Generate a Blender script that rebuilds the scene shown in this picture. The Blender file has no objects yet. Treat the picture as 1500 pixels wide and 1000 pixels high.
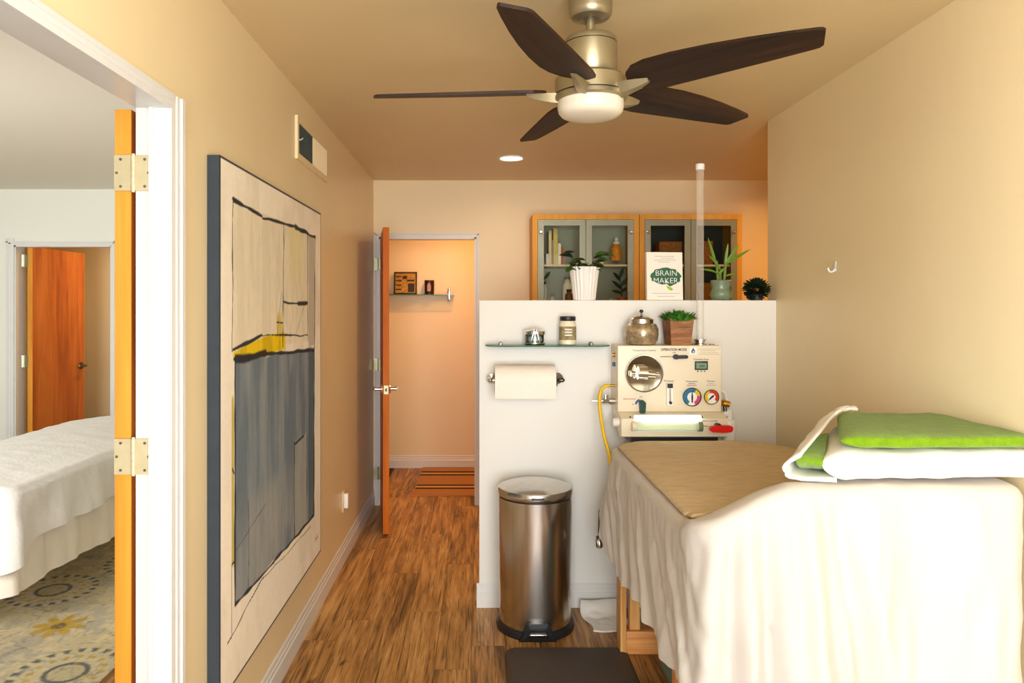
import bpy, math, random
import numpy as np
from mathutils import Vector, Matrix, noise
random.seed(7); R = math.radians; PI = math.pi
scn = bpy.context.scene; COL = scn.collection

# ------------------------------------------------------------------ camera, world, large lights, exposure
cd = bpy.data.cameras.new('camera'); cam = bpy.data.objects.new('camera', cd); COL.objects.link(cam)
cam.location = (0, 0, 1.5); cam.rotation_euler = (R(90), 0, 0)
cd.sensor_width = 36; cd.lens = 1057 / 1500 * 36
cd.shift_x = (750 - 704) / 1500; cd.shift_y = -(500 - 449) / 1500
cd.clip_start = 0.05
scn.camera = cam
W = bpy.data.worlds.new('sky'); scn.world = W; W.use_nodes = True
W.node_tree.nodes['Background'].inputs[0].default_value = (0.78, 0.88, 1.0, 1)
W.node_tree.nodes['Background'].inputs[1].default_value = 1.2
vs = scn.view_settings; vs.view_transform = 'Standard'; vs.look = 'None'; vs.gamma = 1.0; vs.use_curve_mapping = False
vs.exposure = 0.53
try:
    scn.cycles.max_bounces = 10; scn.cycles.diffuse_bounces = 6; scn.cycles.transparent_max_bounces = 16
    scn.cycles.use_denoising = True; scn.cycles.caustics_reflective = False; scn.cycles.caustics_refractive = False
    scn.cycles.sample_clamp_indirect = 4.0
except Exception:
    pass

def area(name, loc, rot, sx, sy, power, col, disk=False, spread=180):
    l = bpy.data.lights.new(name, 'AREA'); l.energy = power; l.color = col
    l.shape = 'DISK' if disk else 'RECTANGLE'; l.size = sx
    if not disk: l.size_y = sy
    l.spread = R(spread)
    o = bpy.data.objects.new(name, l); COL.objects.link(o); o.location = loc; o.rotation_euler = rot
    return o
area('added_window_daylight', (0.35, -1.56, 1.27), (R(90), 0, 0), 2.2, 2.2, 190, (1.0, 0.97, 0.94))  # daylight from behind the viewer, through an unseen added window
area('added_left_window_daylight', (-.98, .2, 1.3), (R(90), 0, R(-90)), 1.15, 1.9, 80, (1.0, 0.97, 0.94))  # added lamp outside an unseen left window, brightens the right wall
area('added_right_window_daylight', (1.66, -.1, 1.3), (R(90), 0, R(90)), 1.15, 1.9, 52, (1.0, 0.97, 0.94))  # added lamp on the unseen right side, lifts the left wall
area('added_side_room_daylight', (-2.75, .80, 1.45), (R(90), 0, 0), 2.2, 1.5, 140, (1.0, 0.97, 0.94))  # added light for the side room, its window is out of view

# ------------------------------------------------------------------ mesh helpers
ORIG = {}
class MB:
    def __init__(s): s.v = []; s.f = []; s.mi = []; s.cur = 0
    def add(s, vs_, fs):
        n = len(s.v); s.v += [tuple(p) for p in vs_]
        for f in fs: s.f.append(tuple(i + n for i in f)); s.mi.append(s.cur)
        return s
    def box(s, x0, x1, y0, y1, z0, z1, M=None):
        p = [(x0,y0,z0),(x1,y0,z0),(x1,y1,z0),(x0,y1,z0),(x0,y0,z1),(x1,y0,z1),(x1,y1,z1),(x0,y1,z1)]
        if M is not None: p = [M @ Vector(q) for q in p]
        return s.add(p, [(0,3,2,1),(4,5,6,7),(0,1,5,4),(1,2,6,5),(2,3,7,6),(3,0,4,7)])
    def rbox(s, x0, x1, y0, y1, z0, z1, b=.004, M=None):
        import bmesh
        bm = bmesh.new(); bmesh.ops.create_cube(bm, size=1)
        for v in bm.verts: v.co = Vector(((x0+x1)/2 + v.co.x*(x1-x0), (y0+y1)/2 + v.co.y*(y1-y0), (z0+z1)/2 + v.co.z*(z1-z0)))
        bmesh.ops.bevel(bm, geom=bm.edges[:] + bm.verts[:], offset=b, segments=3, affect='EDGES', profile=.5)
        bm.verts.index_update()
        vv = [v.co.copy() for v in bm.verts]
        if M is not None: vv = [M @ q for q in vv]
        s.add(vv, [[v.index for v in f.verts] for f in bm.faces]); bm.free(); return s
    def prism(s, poly, fn, d0, d1):
        # poly 2D outline, fn(a,b,d)->xyz
        n = len(poly)
        p = [fn(a, b, d0) for a, b in poly] + [fn(a, b, d1) for a, b in poly]
        return s.add(p, [tuple(range(n))[::-1], tuple(range(n, 2*n))] + [(i, (i+1) % n, n+(i+1) % n, n+i) for i in range(n)])
    def cyl(s, p0, p1, r0, r1=None, n=20, cap=True):
        r1 = r0 if r1 is None else r1
        p0, p1 = Vector(p0), Vector(p1); d = (p1-p0).normalized()
        a = d.orthogonal().normalized(); b = d.cross(a)
        vv = []
        for p, r in ((p0, r0), (p1, r1)):
            vv += [p + (a*math.cos(2*PI*i/n) + b*math.sin(2*PI*i/n))*r for i in range(n)]
        fs = [(i, (i+1) % n, n+(i+1) % n, n+i) for i in range(n)]
        if cap: fs += [tuple(range(n))[::-1], tuple(range(n, 2*n))]
        return s.add(vv, fs)
    def tube(s, pts, r, n=10, cap=True):
        pts = [Vector(p) for p in pts]; m = len(pts); vv = []; a = None
        rs = r if isinstance(r, (list, tuple)) else [r]*m
        for k, p in enumerate(pts):
            d = (pts[min(k+1, m-1)] - pts[max(k-1, 0)]).normalized()
            a = d.orthogonal().normalized() if a is None else (a - d*a.dot(d)).normalized()
            b = d.cross(a)
            vv += [p + (a*math.cos(2*PI*i/n) + b*math.sin(2*PI*i/n))*rs[k] for i in range(n)]
        fs = [(k*n+i, k*n+(i+1) % n, (k+1)*n+(i+1) % n, (k+1)*n+i) for k in range(m-1) for i in range(n)]
        if cap: fs += [tuple(range(n))[::-1], tuple(range((m-1)*n, m*n))]
        return s.add(vv, fs)
    def lathe(s, prof, c, n=32, axis='Z', rad=None, cap=True):
        # prof: (r, h) pairs; rad(theta)->scale
        m = len(prof); vv = []
        for r, h in prof:
            for i in range(n):
                t = 2*PI*i/n; k = rad(t) if rad else 1
                x, y = r*k*math.cos(t), r*k*math.sin(t)
                q = {'Z': (x, y, h), 'Y': (x, h, y), 'X': (h, x, y)}[axis]
                vv.append((c[0]+q[0], c[1]+q[1], c[2]+q[2]))
        fs = [(k*n+i, k*n+(i+1) % n, (k+1)*n+(i+1) % n, (k+1)*n+i) for k in range(m-1) for i in range(n)]
        if cap: fs += [tuple(range(n))[::-1], tuple(range((m-1)*n, m*n))]
        return s.add(vv, fs)
    def grid(s, fn, nu, nv, closed_u=False):
        vv = [fn(i/(nu if closed_u else nu-1), j/(nv-1)) for j in range(nv) for i in range(nu)]
        iu = nu if closed_u else nu-1
        return s.add(vv, [(j*nu+i, j*nu+(i+1) % nu, (j+1)*nu+(i+1) % nu, (j+1)*nu+i) for j in range(nv-1) for i in range(iu)])
    def build(s, name, mat, parent=None, smooth=35, local=False):
        import bmesh
        me = bpy.data.meshes.new(name)
        vv = np.array([tuple(p) for p in s.v], dtype=float)
        if parent is None:
            lo, hi = vv.min(0), vv.max(0); L = np.array([(lo[0]+hi[0])/2, (lo[1]+hi[1])/2, lo[2]])
        else:
            L = np.zeros(3) if local else np.array(ORIG[parent.name])
        vv = vv - L
        me.from_pydata(vv.tolist(), [], s.f)
        mats = mat if isinstance(mat, (list, tuple)) else [mat]
        for m in mats: me.materials.append(m)
        if len(mats) > 1:
            for p, i in zip(me.polygons, s.mi): p.material_index = i
        bm = bmesh.new(); bm.from_mesh(me); bmesh.ops.recalc_face_normals(bm, faces=bm.faces); bm.to_mesh(me); bm.free()
        if smooth:
            me.shade_smooth(); me.set_sharp_from_angle(angle=R(smooth))
        o = bpy.data.objects.new(name, me); COL.objects.link(o)
        if parent is None: o.location = L.tolist(); ORIG[o.name] = tuple(L)
        else: o.parent = parent; ORIG[o.name] = ORIG[parent.name] if not local else (0, 0, 0)
        return o

def tag(o, label=None, cat=None, group=None, kind=None):
    if label: o['label'] = label
    if cat: o['category'] = cat
    if group: o['group'] = group
    if kind: o['kind'] = kind
    return o
def thing(name, loc, label, cat, group=None, kind=None, rotz=0):
    o = bpy.data.objects.new(name, None); COL.objects.link(o); o.location = loc; o.rotation_euler = (0, 0, rotz)
    o.empty_display_size = .05; ORIG[o.name] = tuple(loc)
    return tag(o, label, cat, group, kind)
def text(name, body, size, mat, parent, M, align='CENTER', sx=1.0, thick=.0004, off=0.0):
    c = bpy.data.curves.new(name, 'FONT'); c.body = body; c.size = size; c.align_x = align; c.align_y = 'CENTER'
    c.extrude = thick; c.offset = off; c.resolution_u = 3
    t = bpy.data.objects.new('tmp', c); COL.objects.link(t)
    dg = bpy.context.evaluated_depsgraph_get(); dg.update()
    me = bpy.data.meshes.new_from_object(t.evaluated_get(dg)); bpy.data.objects.remove(t); bpy.data.curves.remove(c)
    L = Vector(ORIG[parent.name])
    for v in me.vertices: v.co = M @ Vector((v.co.x*sx, v.co.y, v.co.z)) - L
    me.materials.clear(); me.materials.append(mat); me.name = name
    o = bpy.data.objects.new(name, me); COL.objects.link(o); o.parent = parent; ORIG[o.name] = ORIG[parent.name]
    return o
FRONT = Matrix.Rotation(R(90), 4, 'X')      # text facing -Y
def at(x, y, z): return Matrix.Translation((x, y, z)) @ FRONT

# ------------------------------------------------------------------ materials
def lin(c): return tuple(((v/255)/12.92 if v/255 <= .04045 else ((v/255+.055)/1.055)**2.4) for v in c)
def mat(name, rgb, rough=.5, metal=0, var=0, vscale=8, stretch=(1,1,1), bump=0, bscale=60, spec=.5, sheen=0, trans=0, ior=1.45, emit=None, estr=0, coat=0, aniso=0):
    m = bpy.data.materials.new(name); m.use_nodes = True; nt = m.node_tree; b = nt.nodes['Principled BSDF']
    c = lin(rgb); b.inputs['Base Color'].default_value = (*c, 1); b.inputs['Roughness'].default_value = rough
    b.inputs['Metallic'].default_value = metal; b.inputs['Specular IOR Level'].default_value = spec; b.inputs['IOR'].default_value = ior
    b.inputs['Transmission Weight'].default_value = trans; b.inputs['Sheen Weight'].default_value = sheen; b.inputs['Coat Weight'].default_value = coat
    if aniso: b.inputs['Anisotropic'].default_value = aniso
    if emit: b.inputs['Emission Color'].default_value = (*lin(emit), 1); b.inputs['Emission Strength'].default_value = estr
    if var or bump:
        tc = nt.nodes.new('ShaderNodeTexCoord'); mp = nt.nodes.new('ShaderNodeMapping'); mp.inputs['Scale'].default_value = stretch
        nt.links.new(tc.outputs['Object'], mp.inputs[0])
    if var:
        nz = nt.nodes.new('ShaderNodeTexNoise'); nz.inputs['Scale'].default_value = vscale; nz.inputs['Detail'].default_value = 5
        nt.links.new(mp.outputs[0], nz.inputs[0])
        rp = nt.nodes.new('ShaderNodeValToRGB'); rp.color_ramp.elements[0].position = .3; rp.color_ramp.elements[1].position = .7
        rp.color_ramp.elements[0].color = (*[v*(1-var) for v in c], 1); rp.color_ramp.elements[1].color = (*[min(1, v*(1+var)) for v in c], 1)
        nt.links.new(nz.outputs[0], rp.inputs[0]); nt.links.new(rp.outputs[0], b.inputs['Base Color'])
    if bump:
        n2 = nt.nodes.new('ShaderNodeTexNoise'); n2.inputs['Scale'].default_value = bscale; n2.inputs['Detail'].default_value = 3
        nt.links.new(mp.outputs[0], n2.inputs[0])
        bp = nt.nodes.new('ShaderNodeBump'); bp.inputs['Strength'].default_value = bump; bp.inputs['Distance'].default_value = .01
        nt.links.new(n2.outputs[0], bp.inputs['Height']); nt.links.new(bp.outputs[0], b.inputs['Normal'])
    return m
def wood(name, dark, mid, light, axis=1, scale=1.0, rough=.45, rnd=True, streak=.5, coat=0, obj=False, spec=.5, knots=False):
    m = bpy.data.materials.new(name); m.use_nodes = True; nt = m.node_tree; N = nt.nodes.new; Lk = nt.links.new; b = nt.nodes['Principled BSDF']
    b.inputs['Roughness'].default_value = rough; b.inputs['Coat Weight'].default_value = coat; b.inputs['Specular IOR Level'].default_value = spec
    g = N('ShaderNodeNewGeometry'); oi = N('ShaderNodeObjectInfo')
    ad = N('ShaderNodeVectorMath'); ad.operation = 'MULTIPLY_ADD'
    cx = N('ShaderNodeCombineXYZ')
    for k in range(3): Lk(oi.outputs['Random'], cx.inputs[k])
    ad.inputs[1].default_value = (37, 53, 29) if rnd else (0, 0, 0)
    Lk(cx.outputs[0], ad.inputs[0]); Lk(N('ShaderNodeTexCoord').outputs['Object'] if obj else g.outputs['Position'], ad.inputs[2])
    def noise_(sc, st, det=6, dist=0.0):
        mp = N('ShaderNodeMapping'); s = [sc*scale]*3; s[axis] = sc*scale*st; mp.inputs['Scale'].default_value = s
        Lk(ad.outputs[0], mp.inputs[0]); nz = N('ShaderNodeTexNoise'); nz.inputs['Scale'].default_value = 1; nz.inputs['Detail'].default_value = det
        nz.inputs['Distortion'].default_value = dist; nz.inputs['Roughness'].default_value = .62
        Lk(mp.outputs[0], nz.inputs[0]); return nz
    a = noise_(28, .06, 8, .6); c2 = noise_(7, .12, 4, 1.0); d = noise_(90, .025, 4)
    mx = N('ShaderNodeMath'); mx.operation = 'MULTIPLY_ADD'; mx.inputs[1].default_value = .5; Lk(a.outputs[0], mx.inputs[0])
    m2 = N('ShaderNodeMath'); m2.operation = 'MULTIPLY'; m2.inputs[1].default_value = .5; Lk(c2.outputs[0], m2.inputs[0]); Lk(m2.outputs[0], mx.inputs[2])
    m3 = N('ShaderNodeMath'); m3.operation = 'MULTIPLY_ADD'; m3.inputs[1].default_value = .06; m3.inputs[2].default_value = -.03
    Lk(oi.outputs['Random'], m3.inputs[0]); m4 = N('ShaderNodeMath'); m4.operation = 'ADD'; Lk(mx.outputs[0], m4.inputs[0]); Lk(m3.outputs[0], m4.inputs[1])
    rp = N('ShaderNodeValToRGB'); e = rp.color_ramp.elements
    e[0].position = .36; e[0].color = (*lin(dark), 1); e[1].position = .63; e[1].color = (*lin(light), 1)
    k = e.new(.49); k.color = (*lin(mid), 1)
    Lk(m4.outputs[0], rp.inputs[0])
    r2 = N('ShaderNodeValToRGB'); r2.color_ramp.elements[0].position = .37; r2.color_ramp.elements[1].position = .46
    s_ = 1-streak; r2.color_ramp.elements[0].color = (s_, s_, s_, 1); r2.color_ramp.elements[1].color = (1, 1, 1, 1); Lk(d.outputs[0], r2.inputs[0])
    mm = N('ShaderNodeMix'); mm.data_type = 'RGBA'; mm.blend_type = 'MULTIPLY'; mm.inputs[0].default_value = 1
    Lk(rp.outputs[0], mm.inputs[6]); Lk(r2.outputs[0], mm.inputs[7]); last = mm.outputs[2]
    if knots:
        kz = noise_(9, .3, 2, .4); r3 = N('ShaderNodeValToRGB'); r3.color_ramp.elements[0].position = .66; r3.color_ramp.elements[1].position = .76
        r3.color_ramp.elements[0].color = (1,1,1,1); r3.color_ramp.elements[1].color = (.16,.13,.11,1); Lk(kz.outputs[0], r3.inputs[0])
        m5 = N('ShaderNodeMix'); m5.data_type = 'RGBA'; m5.blend_type = 'MULTIPLY'; m5.inputs[0].default_value = .85; Lk(last, m5.inputs[6]); Lk(r3.outputs[0], m5.inputs[7]); last = m5.outputs[2]
    Lk(last, b.inputs['Base Color'])
    bp = N('ShaderNodeBump'); bp.inputs['Strength'].default_value = .15; bp.inputs['Distance'].default_value = .003
    Lk(d.outputs[0], bp.inputs['Height']); Lk(bp.outputs[0], b.inputs['Normal'])
    return m
def clear(name, tint=(235,245,240), mixf=.12, rough=.02, fk=1.0):
    # thin clear pane: mostly transparent with a glossy reflection
    m = bpy.data.materials.new(name); m.use_nodes = True; nt = m.node_tree; nt.nodes.remove(nt.nodes['Principled BSDF'])
    t = nt.nodes.new('ShaderNodeBsdfTransparent'); t.inputs[0].default_value = (*lin(tint), 1)
    g = nt.nodes.new('ShaderNodeBsdfGlossy'); g.inputs['Roughness'].default_value = rough
    fr = nt.nodes.new('ShaderNodeFresnel'); fr.inputs[0].default_value = 1.5
    ad = nt.nodes.new('ShaderNodeMath'); ad.operation = 'MULTIPLY_ADD'; ad.inputs[1].default_value = fk; ad.inputs[2].default_value = mixf-.04; ad.use_clamp = True
    x = nt.nodes.new('ShaderNodeMixShader'); nt.links.new(fr.outputs[0], ad.inputs[0]); nt.links.new(ad.outputs[0], x.inputs[0])
    nt.links.new(t.outputs[0], x.inputs[1]); nt.links.new(g.outputs[0], x.inputs[2]); nt.links.new(x.outputs[0], nt.nodes['Material Output'].inputs[0])
    return m
def cloudy(name, col=(.86,.82,.72,1), lo=.16, hi=.5):
    m = bpy.data.materials.new(name); m.use_nodes = True; nt = m.node_tree; b = nt.nodes['Principled BSDF']
    b.inputs['Base Color'].default_value = col; b.inputs['Roughness'].default_value = .15
    t = nt.nodes.new('ShaderNodeBsdfTransparent'); x = nt.nodes.new('ShaderNodeMixShader')
    lw = nt.nodes.new('ShaderNodeLayerWeight'); lw.inputs[0].default_value = .35
    r = nt.nodes.new('ShaderNodeMapRange'); r.inputs['To Min'].default_value = lo; r.inputs['To Max'].default_value = hi
    nt.links.new(lw.outputs['Facing'], r.inputs[0]); nt.links.new(r.outputs[0], x.inputs[0])
    nt.links.new(t.outputs[0], x.inputs[1]); nt.links.new(b.outputs[0], x.inputs[2]); nt.links.new(x.outputs[0], nt.nodes['Material Output'].inputs[0])
    return m
def vcol(name, rough=.7, bump=0, bscale=200, spec=.3):
    m = mat(name, (128,128,128), rough, bump=bump, bscale=bscale, spec=spec); nt = m.node_tree
    a = nt.nodes.new('ShaderNodeAttribute'); a.attribute_name = 'Col'; nt.links.new(a.outputs['Color'], nt.nodes['Principled BSDF'].inputs['Base Color'])
    return m
M = {}
M['wall'] = mat('wall_paint', (230,213,173), .36, var=.02, vscale=2, bump=.04, bscale=160, spec=.5)
M['ceil'] = mat('ceiling_paint', (216,195,150), .45, var=.02, vscale=2, spec=.5)
M['sidewall'] = mat('side_room_paint', (226,228,218), .6, var=.01, vscale=2)
M['sideceil'] = mat('side_room_ceiling', (226,220,206), .6)
M['white'] = mat('white_paint', (228,228,223), .5, bump=.03, bscale=120)
M['trim'] = mat('white_trim_gloss', (218,219,216), .3, var=.01)
M['plank'] = wood('vinyl_plank', (88,58,28), (176,128,70), (216,170,108), 1, 1.5, .45, True, .7, knots=True)
M['sub'] = mat('floor_base', (60,38,22), .8, var=.2)
M['doorface'] = wood('door_veneer', (140,68,22), (182,98,36), (206,124,54), 2, .55, .4, True, .12, spec=.25)
M['dooredge'] = wood('door_edge_wood', (206,132,36), (224,152,50), (234,168,66), 2, .6, .4, True, .08)
M['dooredge2'] = wood('door_edge_dark', (168,78,8), (190,96,12), (204,112,24), 2, .6, .5, True, .08, spec=.15)
M['hinge'] = mat('hinge_cream', (206,194,156), .35, .2, var=.05, vscale=40)
M['hinge2'] = mat('hinge_satin', (150,148,120), .35, .8, var=.05, vscale=40)
M['screw'] = mat('screw', (120,112,88), .4, .6, var=.1, vscale=80)
M['chrome'] = mat('chrome', (225,225,222), .12, 1, var=.03, vscale=30)
M['darkchrome'] = mat('dark_metal', (90,86,76), .25, 1, var=.1, vscale=30)
M['steel'] = mat('brushed_steel', (196,191,183), .22, 1, var=.1, vscale=3, stretch=(14,14,.3))
M['black'] = mat('black_plastic', (26,28,32), .4, var=.1)
M['brass'] = mat('brass', (200,150,60), .25, 1, var=.1, vscale=40)
M['nickel'] = mat('fan_nickel', (158,146,116), .34, .7, var=.04, vscale=12)
M['blade'] = wood('fan_blade_wood', (26,14,8), (46,27,16), (74,45,26), 0, .8, .55, True, .4, obj=True, spec=.25)
M['opal'] = mat('opal_glass', (222,214,196), .3, var=.01)
M['lamp'] = mat('lamp_disc', (255,250,235), .5, emit=(255,236,200), estr=14, var=.01)
M['cover'] = mat('cream_sheet', (196,191,184), .85, var=.03, vscale=5, bump=.12, bscale=260, sheen=.2, spec=.2)
M['tan'] = mat('tan_towel', (212,188,146), .9, var=.16, vscale=16, stretch=(1,7,1), bump=.5, bscale=90, sheen=.2, spec=.2)
M['whitecloth'] = mat('white_cotton', (240,238,232), .85, var=.015, vscale=8, bump=.15, bscale=180, sheen=.2, spec=.2)
M['green'] = mat('green_fleece', (112,150,8), .95, var=.14, vscale=40, bump=.5, bscale=220, sheen=.25, spec=.1)
M['quilt'] = mat('white_quilt', (226,224,218), .85, var=.02, vscale=10, bump=.18, bscale=55, sheen=.2, spec=.2)
M['skirt'] = mat('ivory_skirt', (228,220,204), .85, var=.03, vscale=6, bump=.15, bscale=160, spec=.2)
M['pine'] = wood('pine_wood', (206,142,72), (226,168,96), (238,190,124), 2, .9, .5, True, .12)
M['pineX'] = wood('pine_beam', (200,120,56), (226,156,84), (236,180,110), 0, .9, .5, True, .15)
M['beech'] = wood('beech_wood', (190,132,40), (206,150,54), (216,164,72), 2, .5, .5, True, .06, spec=.3)
M['mat'] = mat('brown_rubber', (72,62,55), .6, var=.06, vscale=50, bump=.25, bscale=240)
M['pane'] = clear('window_glass', (248,248,248), .05); M['glass'] = clear('clear_glass', (228,242,236), .08)
M['glassedge'] = mat('glass_green_edge', (70,150,125), .1, var=.05, trans=.3, spec=.8)
M['cabglass'] = clear('cabinet_glass', (244,247,243), .03, fk=.3)
M['acrylic'] = clear('clear_acrylic', (240,238,228), .06); M['frost'] = cloudy('cloudy_acrylic'); M['frost2'] = cloudy('pale_tube', (.8,.86,.66,1), .5, .8)
M['alu'] = mat('door_frame_grey', (134,138,120), .4, .3, var=.03, vscale=20)
M['cabreflect'] = mat('cabinet_inside_reflection', (178,184,168), .7, var=.04)  # pale grey green of the glass reflections put into the back panel colour
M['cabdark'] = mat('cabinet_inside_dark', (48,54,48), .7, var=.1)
M['shelfw'] = mat('cabinet_shelf', (226,214,180), .5, var=.03)
M['machine'] = mat('machine_enamel', (234,224,200), .35, var=.01)
M['navy'] = mat('navy_print', (30,38,70), .6, var=.05)
M['blueprint'] = mat('blue_print', (50,90,140), .6, var=.05)
M['redprint'] = mat('red_print', (170,60,60), .6, var=.05)
M['red'] = mat('red_handle', (214,20,16), .35, var=.04)
M['dgreen'] = mat('dark_green_knob', (8,58,44), .35, var=.08)
M['yellow'] = mat('yellow_hose', (232,190,30), .4, var=.04)
M['pvc'] = mat('white_pvc', (238,238,236), .3, var=.01)
M['tubelight'] = mat('fluorescent_tube', (255,255,255), .4, emit=(240,255,245), estr=3.2, var=.01)
M['lcd'] = mat('lcd_screen', (118,150,120), .3, var=.03)
M['gauge'] = mat('gauge_white', (236,236,230), .4, var=.01)
for n, c in (('gblue', (20,110,160)), ('gyel', (222,190,30)), ('gmag', (200,60,120)), ('gred', (206,34,26))): M[n] = mat('gauge_' + n, c, .4, var=.02)
M['paper'] = mat('paper_towel', (244,236,226), .9, var=.01, bump=.3, bscale=140)
M['cardboard'] = mat('cardboard_core', (170,130,90), .9, var=.05)
M['leaf'] = mat('leaf_green', (52,96,30), .45, var=.25, vscale=30)
M['leafdark'] = mat('leaf_dark', (22,40,18), .5, var=.3, vscale=40)
M['leaflime'] = mat('leaf_lime', (100,136,36), .45, var=.25, vscale=20)
M['succ'] = mat('succulent_green', (60,124,36), .5, var=.25, vscale=60)
M['stem'] = mat('stem_green', (110,130,60), .5, var=.2)
M['pot'] = mat('white_ceramic', (238,236,232), .3, var=.01)
M['celadon'] = mat('celadon_glaze', (112,130,104), .3, var=.12, vscale=30)
M['terra'] = mat('terracotta', (190,92,44), .8, var=.1)
M['soil'] = mat('soil', (50,36,26), .95, var=.3, vscale=60)
M['planter'] = wood('planter_wood', (92,56,32), (150,98,60), (186,138,92), 0, 1.6, .6, True, .3)
M['mercury'] = mat('amber_mercury_glass', (178,158,126), .2, .45, var=.45, vscale=45, coat=.5)
M['bookw'] = mat('book_cover_white', (238,232,220), .5, var=.01)
M['pages'] = mat('book_pages', (232,224,204), .8, var=.05, vscale=200)
M['bookgreen'] = mat('print_green', (36,92,62), .5, var=.25, vscale=60)
M['bookleaf'] = mat('print_leaf', (150,190,40), .5, var=.1)
M['greyprint'] = mat('print_grey', (170,164,156), .6, var=.05)
M['letterwhite'] = mat('print_white', (246,246,240), .5, var=.01)
M['dkgold'] = mat('gold_relief', (176,128,44), .4, .5, var=.35, vscale=40)
M['bronze'] = mat('dark_bronze', (54,36,20), .4, .4, var=.25, vscale=40)
M['amber'] = mat('amber_glass', (150,80,20), .2, var=.3, vscale=40, spec=.8)
M['basket'] = mat('woven_basket', (156,102,48), .85, var=.4, vscale=70, stretch=(1,1,3), bump=.6, bscale=120)
M['jarorange'] = mat('orange_preserve', (224,140,30), .4, var=.2, vscale=60)
M['cream'] = mat('cream_box', (226,214,186), .6, var=.04)
M['yellowbox'] = mat('pale_yellow_box', (222,200,120), .6, var=.06)
M['brownjar'] = mat('brown_jar', (110,66,36), .4, var=.1)
M['ventdark'] = mat('vent_dark', (60,66,58), .7, var=.1)
M['label'] = mat('kraft_label', (150,136,96), .7, var=.35, vscale=60)
M['oil'] = mat('coconut_oil', (236,226,200), .35, var=.02)
M['jute'] = mat('jute_rug', (188,134,84), .95, var=.15, vscale=120, stretch=(1,4,1), bump=.5, bscale=300)
M['juteb'] = mat('jute_black', (40,30,26), .95, var=.2, vscale=120, bump=.5, bscale=300)
M['jutec'] = mat('jute_cream', (216,170,120), .95, var=.1, vscale=120, bump=.5, bscale=300)
M['canvas'] = vcol('painted_canvas', .75, bump=.15, bscale=160)
M['canvasedge'] = mat('canvas_edge_slate', (46,54,62), .8, var=.08, vscale=20)
M['rug'] = vcol('printed_rug', .95, bump=.4, bscale=300, spec=.1)
M['tubcyan'] = mat('teal_bag', (112,142,136), .7, var=.1)

# ------------------------------------------------------------------ room shell
CH = 2.455; XL = -.81; XR = 1.48; YB = 5.46; YP = 3.61
def struct(name, mb, m, label, cat, parent=None, smooth=0):
    o = mb.build(name, m, parent, smooth)
    if parent is None: tag(o, label, cat, kind='structure')
    return o
fl = struct('floor', MB().box(-.86, 3.1, -1.5, 6.78, -.06, -.007), M['sub'], 'rustic brown wood plank floor of the main room and hall', 'floor')
def planks(parent, x0, x1, y0, y1, w=.152, ln=1.22):
    x = x0; k = 0
    while x < x1 - .01:
        xe = min(x+w, x1); y = y0 - random.random()*ln
        while y < y1:
            a, b = max(y, y0), min(y+ln, y1)
            if b - a > .02: MB().box(x+.0008, xe-.0008, a+.0008, b-.0008, -.007, 0).build('plank', M['plank'], parent, 0)
            y += ln
        x = xe; k += 1
planks(fl, -.80, 1.47, 1.2, 6.72)
fs = struct('floor_side_room', MB().box(-4.7, -.86, .8, 7.4, -.06, -.007), M['sub'], 'brown wood plank floor under the patterned rug of the side room', 'floor')
planks(fs, -2.6, -.92, 1.2, 5.86)
struct('ceiling', MB().box(-.86, 3.1, -1.55, 6.84, CH, CH+.1), M['ceil'], 'tan painted ceiling above the fan', 'ceiling')
struct('ceiling_side_room', MB().box(-4.75, -.86, .8, 7.5, CH, CH+.1), M['sideceil'], 'grey ceiling of the side room seen through the left doorway', 'ceiling')
# left wall with doorway  (opening Y .98..1.893, z 2.034)
XLo = -.895; JY0, JY1, JH = 1.0, 1.893, 2.036
w = MB(); w.box(XLo, XL, -1.5, -.4, 0, CH); w.box(XLo, XL, .8, JY0, 0, CH); w.box(XLo, XL, -.4, .8, 0, .3); w.box(XLo, XL, -.4, .8, 2.3, CH); w.box(XLo, XL, JY1, YB, 0, CH); w.box(XLo, XL, JY0, JY1, JH, CH)
struct('wall_left', w, M['wall'], 'beige wall carrying the big abstract painting', 'wall')
w = MB(); w.box(XR, XR+.12, -1.5, -.7, 0, CH); w.box(XR, XR+.12, .5, 3.72, 0, CH); w.box(XR, XR+.12, -.7, .5, 0, .3); w.box(XR, XR+.12, -.7, .5, 2.3, CH)
struct('wall_right', w, M['wall'], 'bare beige wall beside the draped treatment table', 'wall')
w = MB(); w.box(XR+.12, 3.1, 3.60, 3.72, 0, CH)
struct('wall_passage', w, M['wall'], 'beige return wall of the passage behind the white partition', 'wall')
w = MB(); w.box(3.0, 3.1, 3.72, YB, 0, CH)
struct('wall_passage_end', w, M['wall'], 'beige end wall of the passage behind the partition', 'wall')
DX0, DX1, DH = -.775, -.028, 2.03
w = MB(); w.box(XLo, DX0, YB, YB+.12, 0, CH); w.box(DX1, 3.1, YB, YB+.12, 0, CH); w.box(DX0, DX1, YB, YB+.12, DH, CH)
struct('wall_back', w, M['wall'], 'tan back wall with the hall doorway and glass cabinets', 'wall')
w = MB(); w.box(-1.8, 1.2, 6.72, 6.84, 0, CH); w.box(-1.8, -1.7, YB+.12, 6.72, 0, CH); w.box(1.1, 1.2, YB+.12, 6.72, 0, CH)
struct('wall_hall', w, M['wall'], 'warm lit hall wall behind the far doorway with glass shelf', 'wall')
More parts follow.
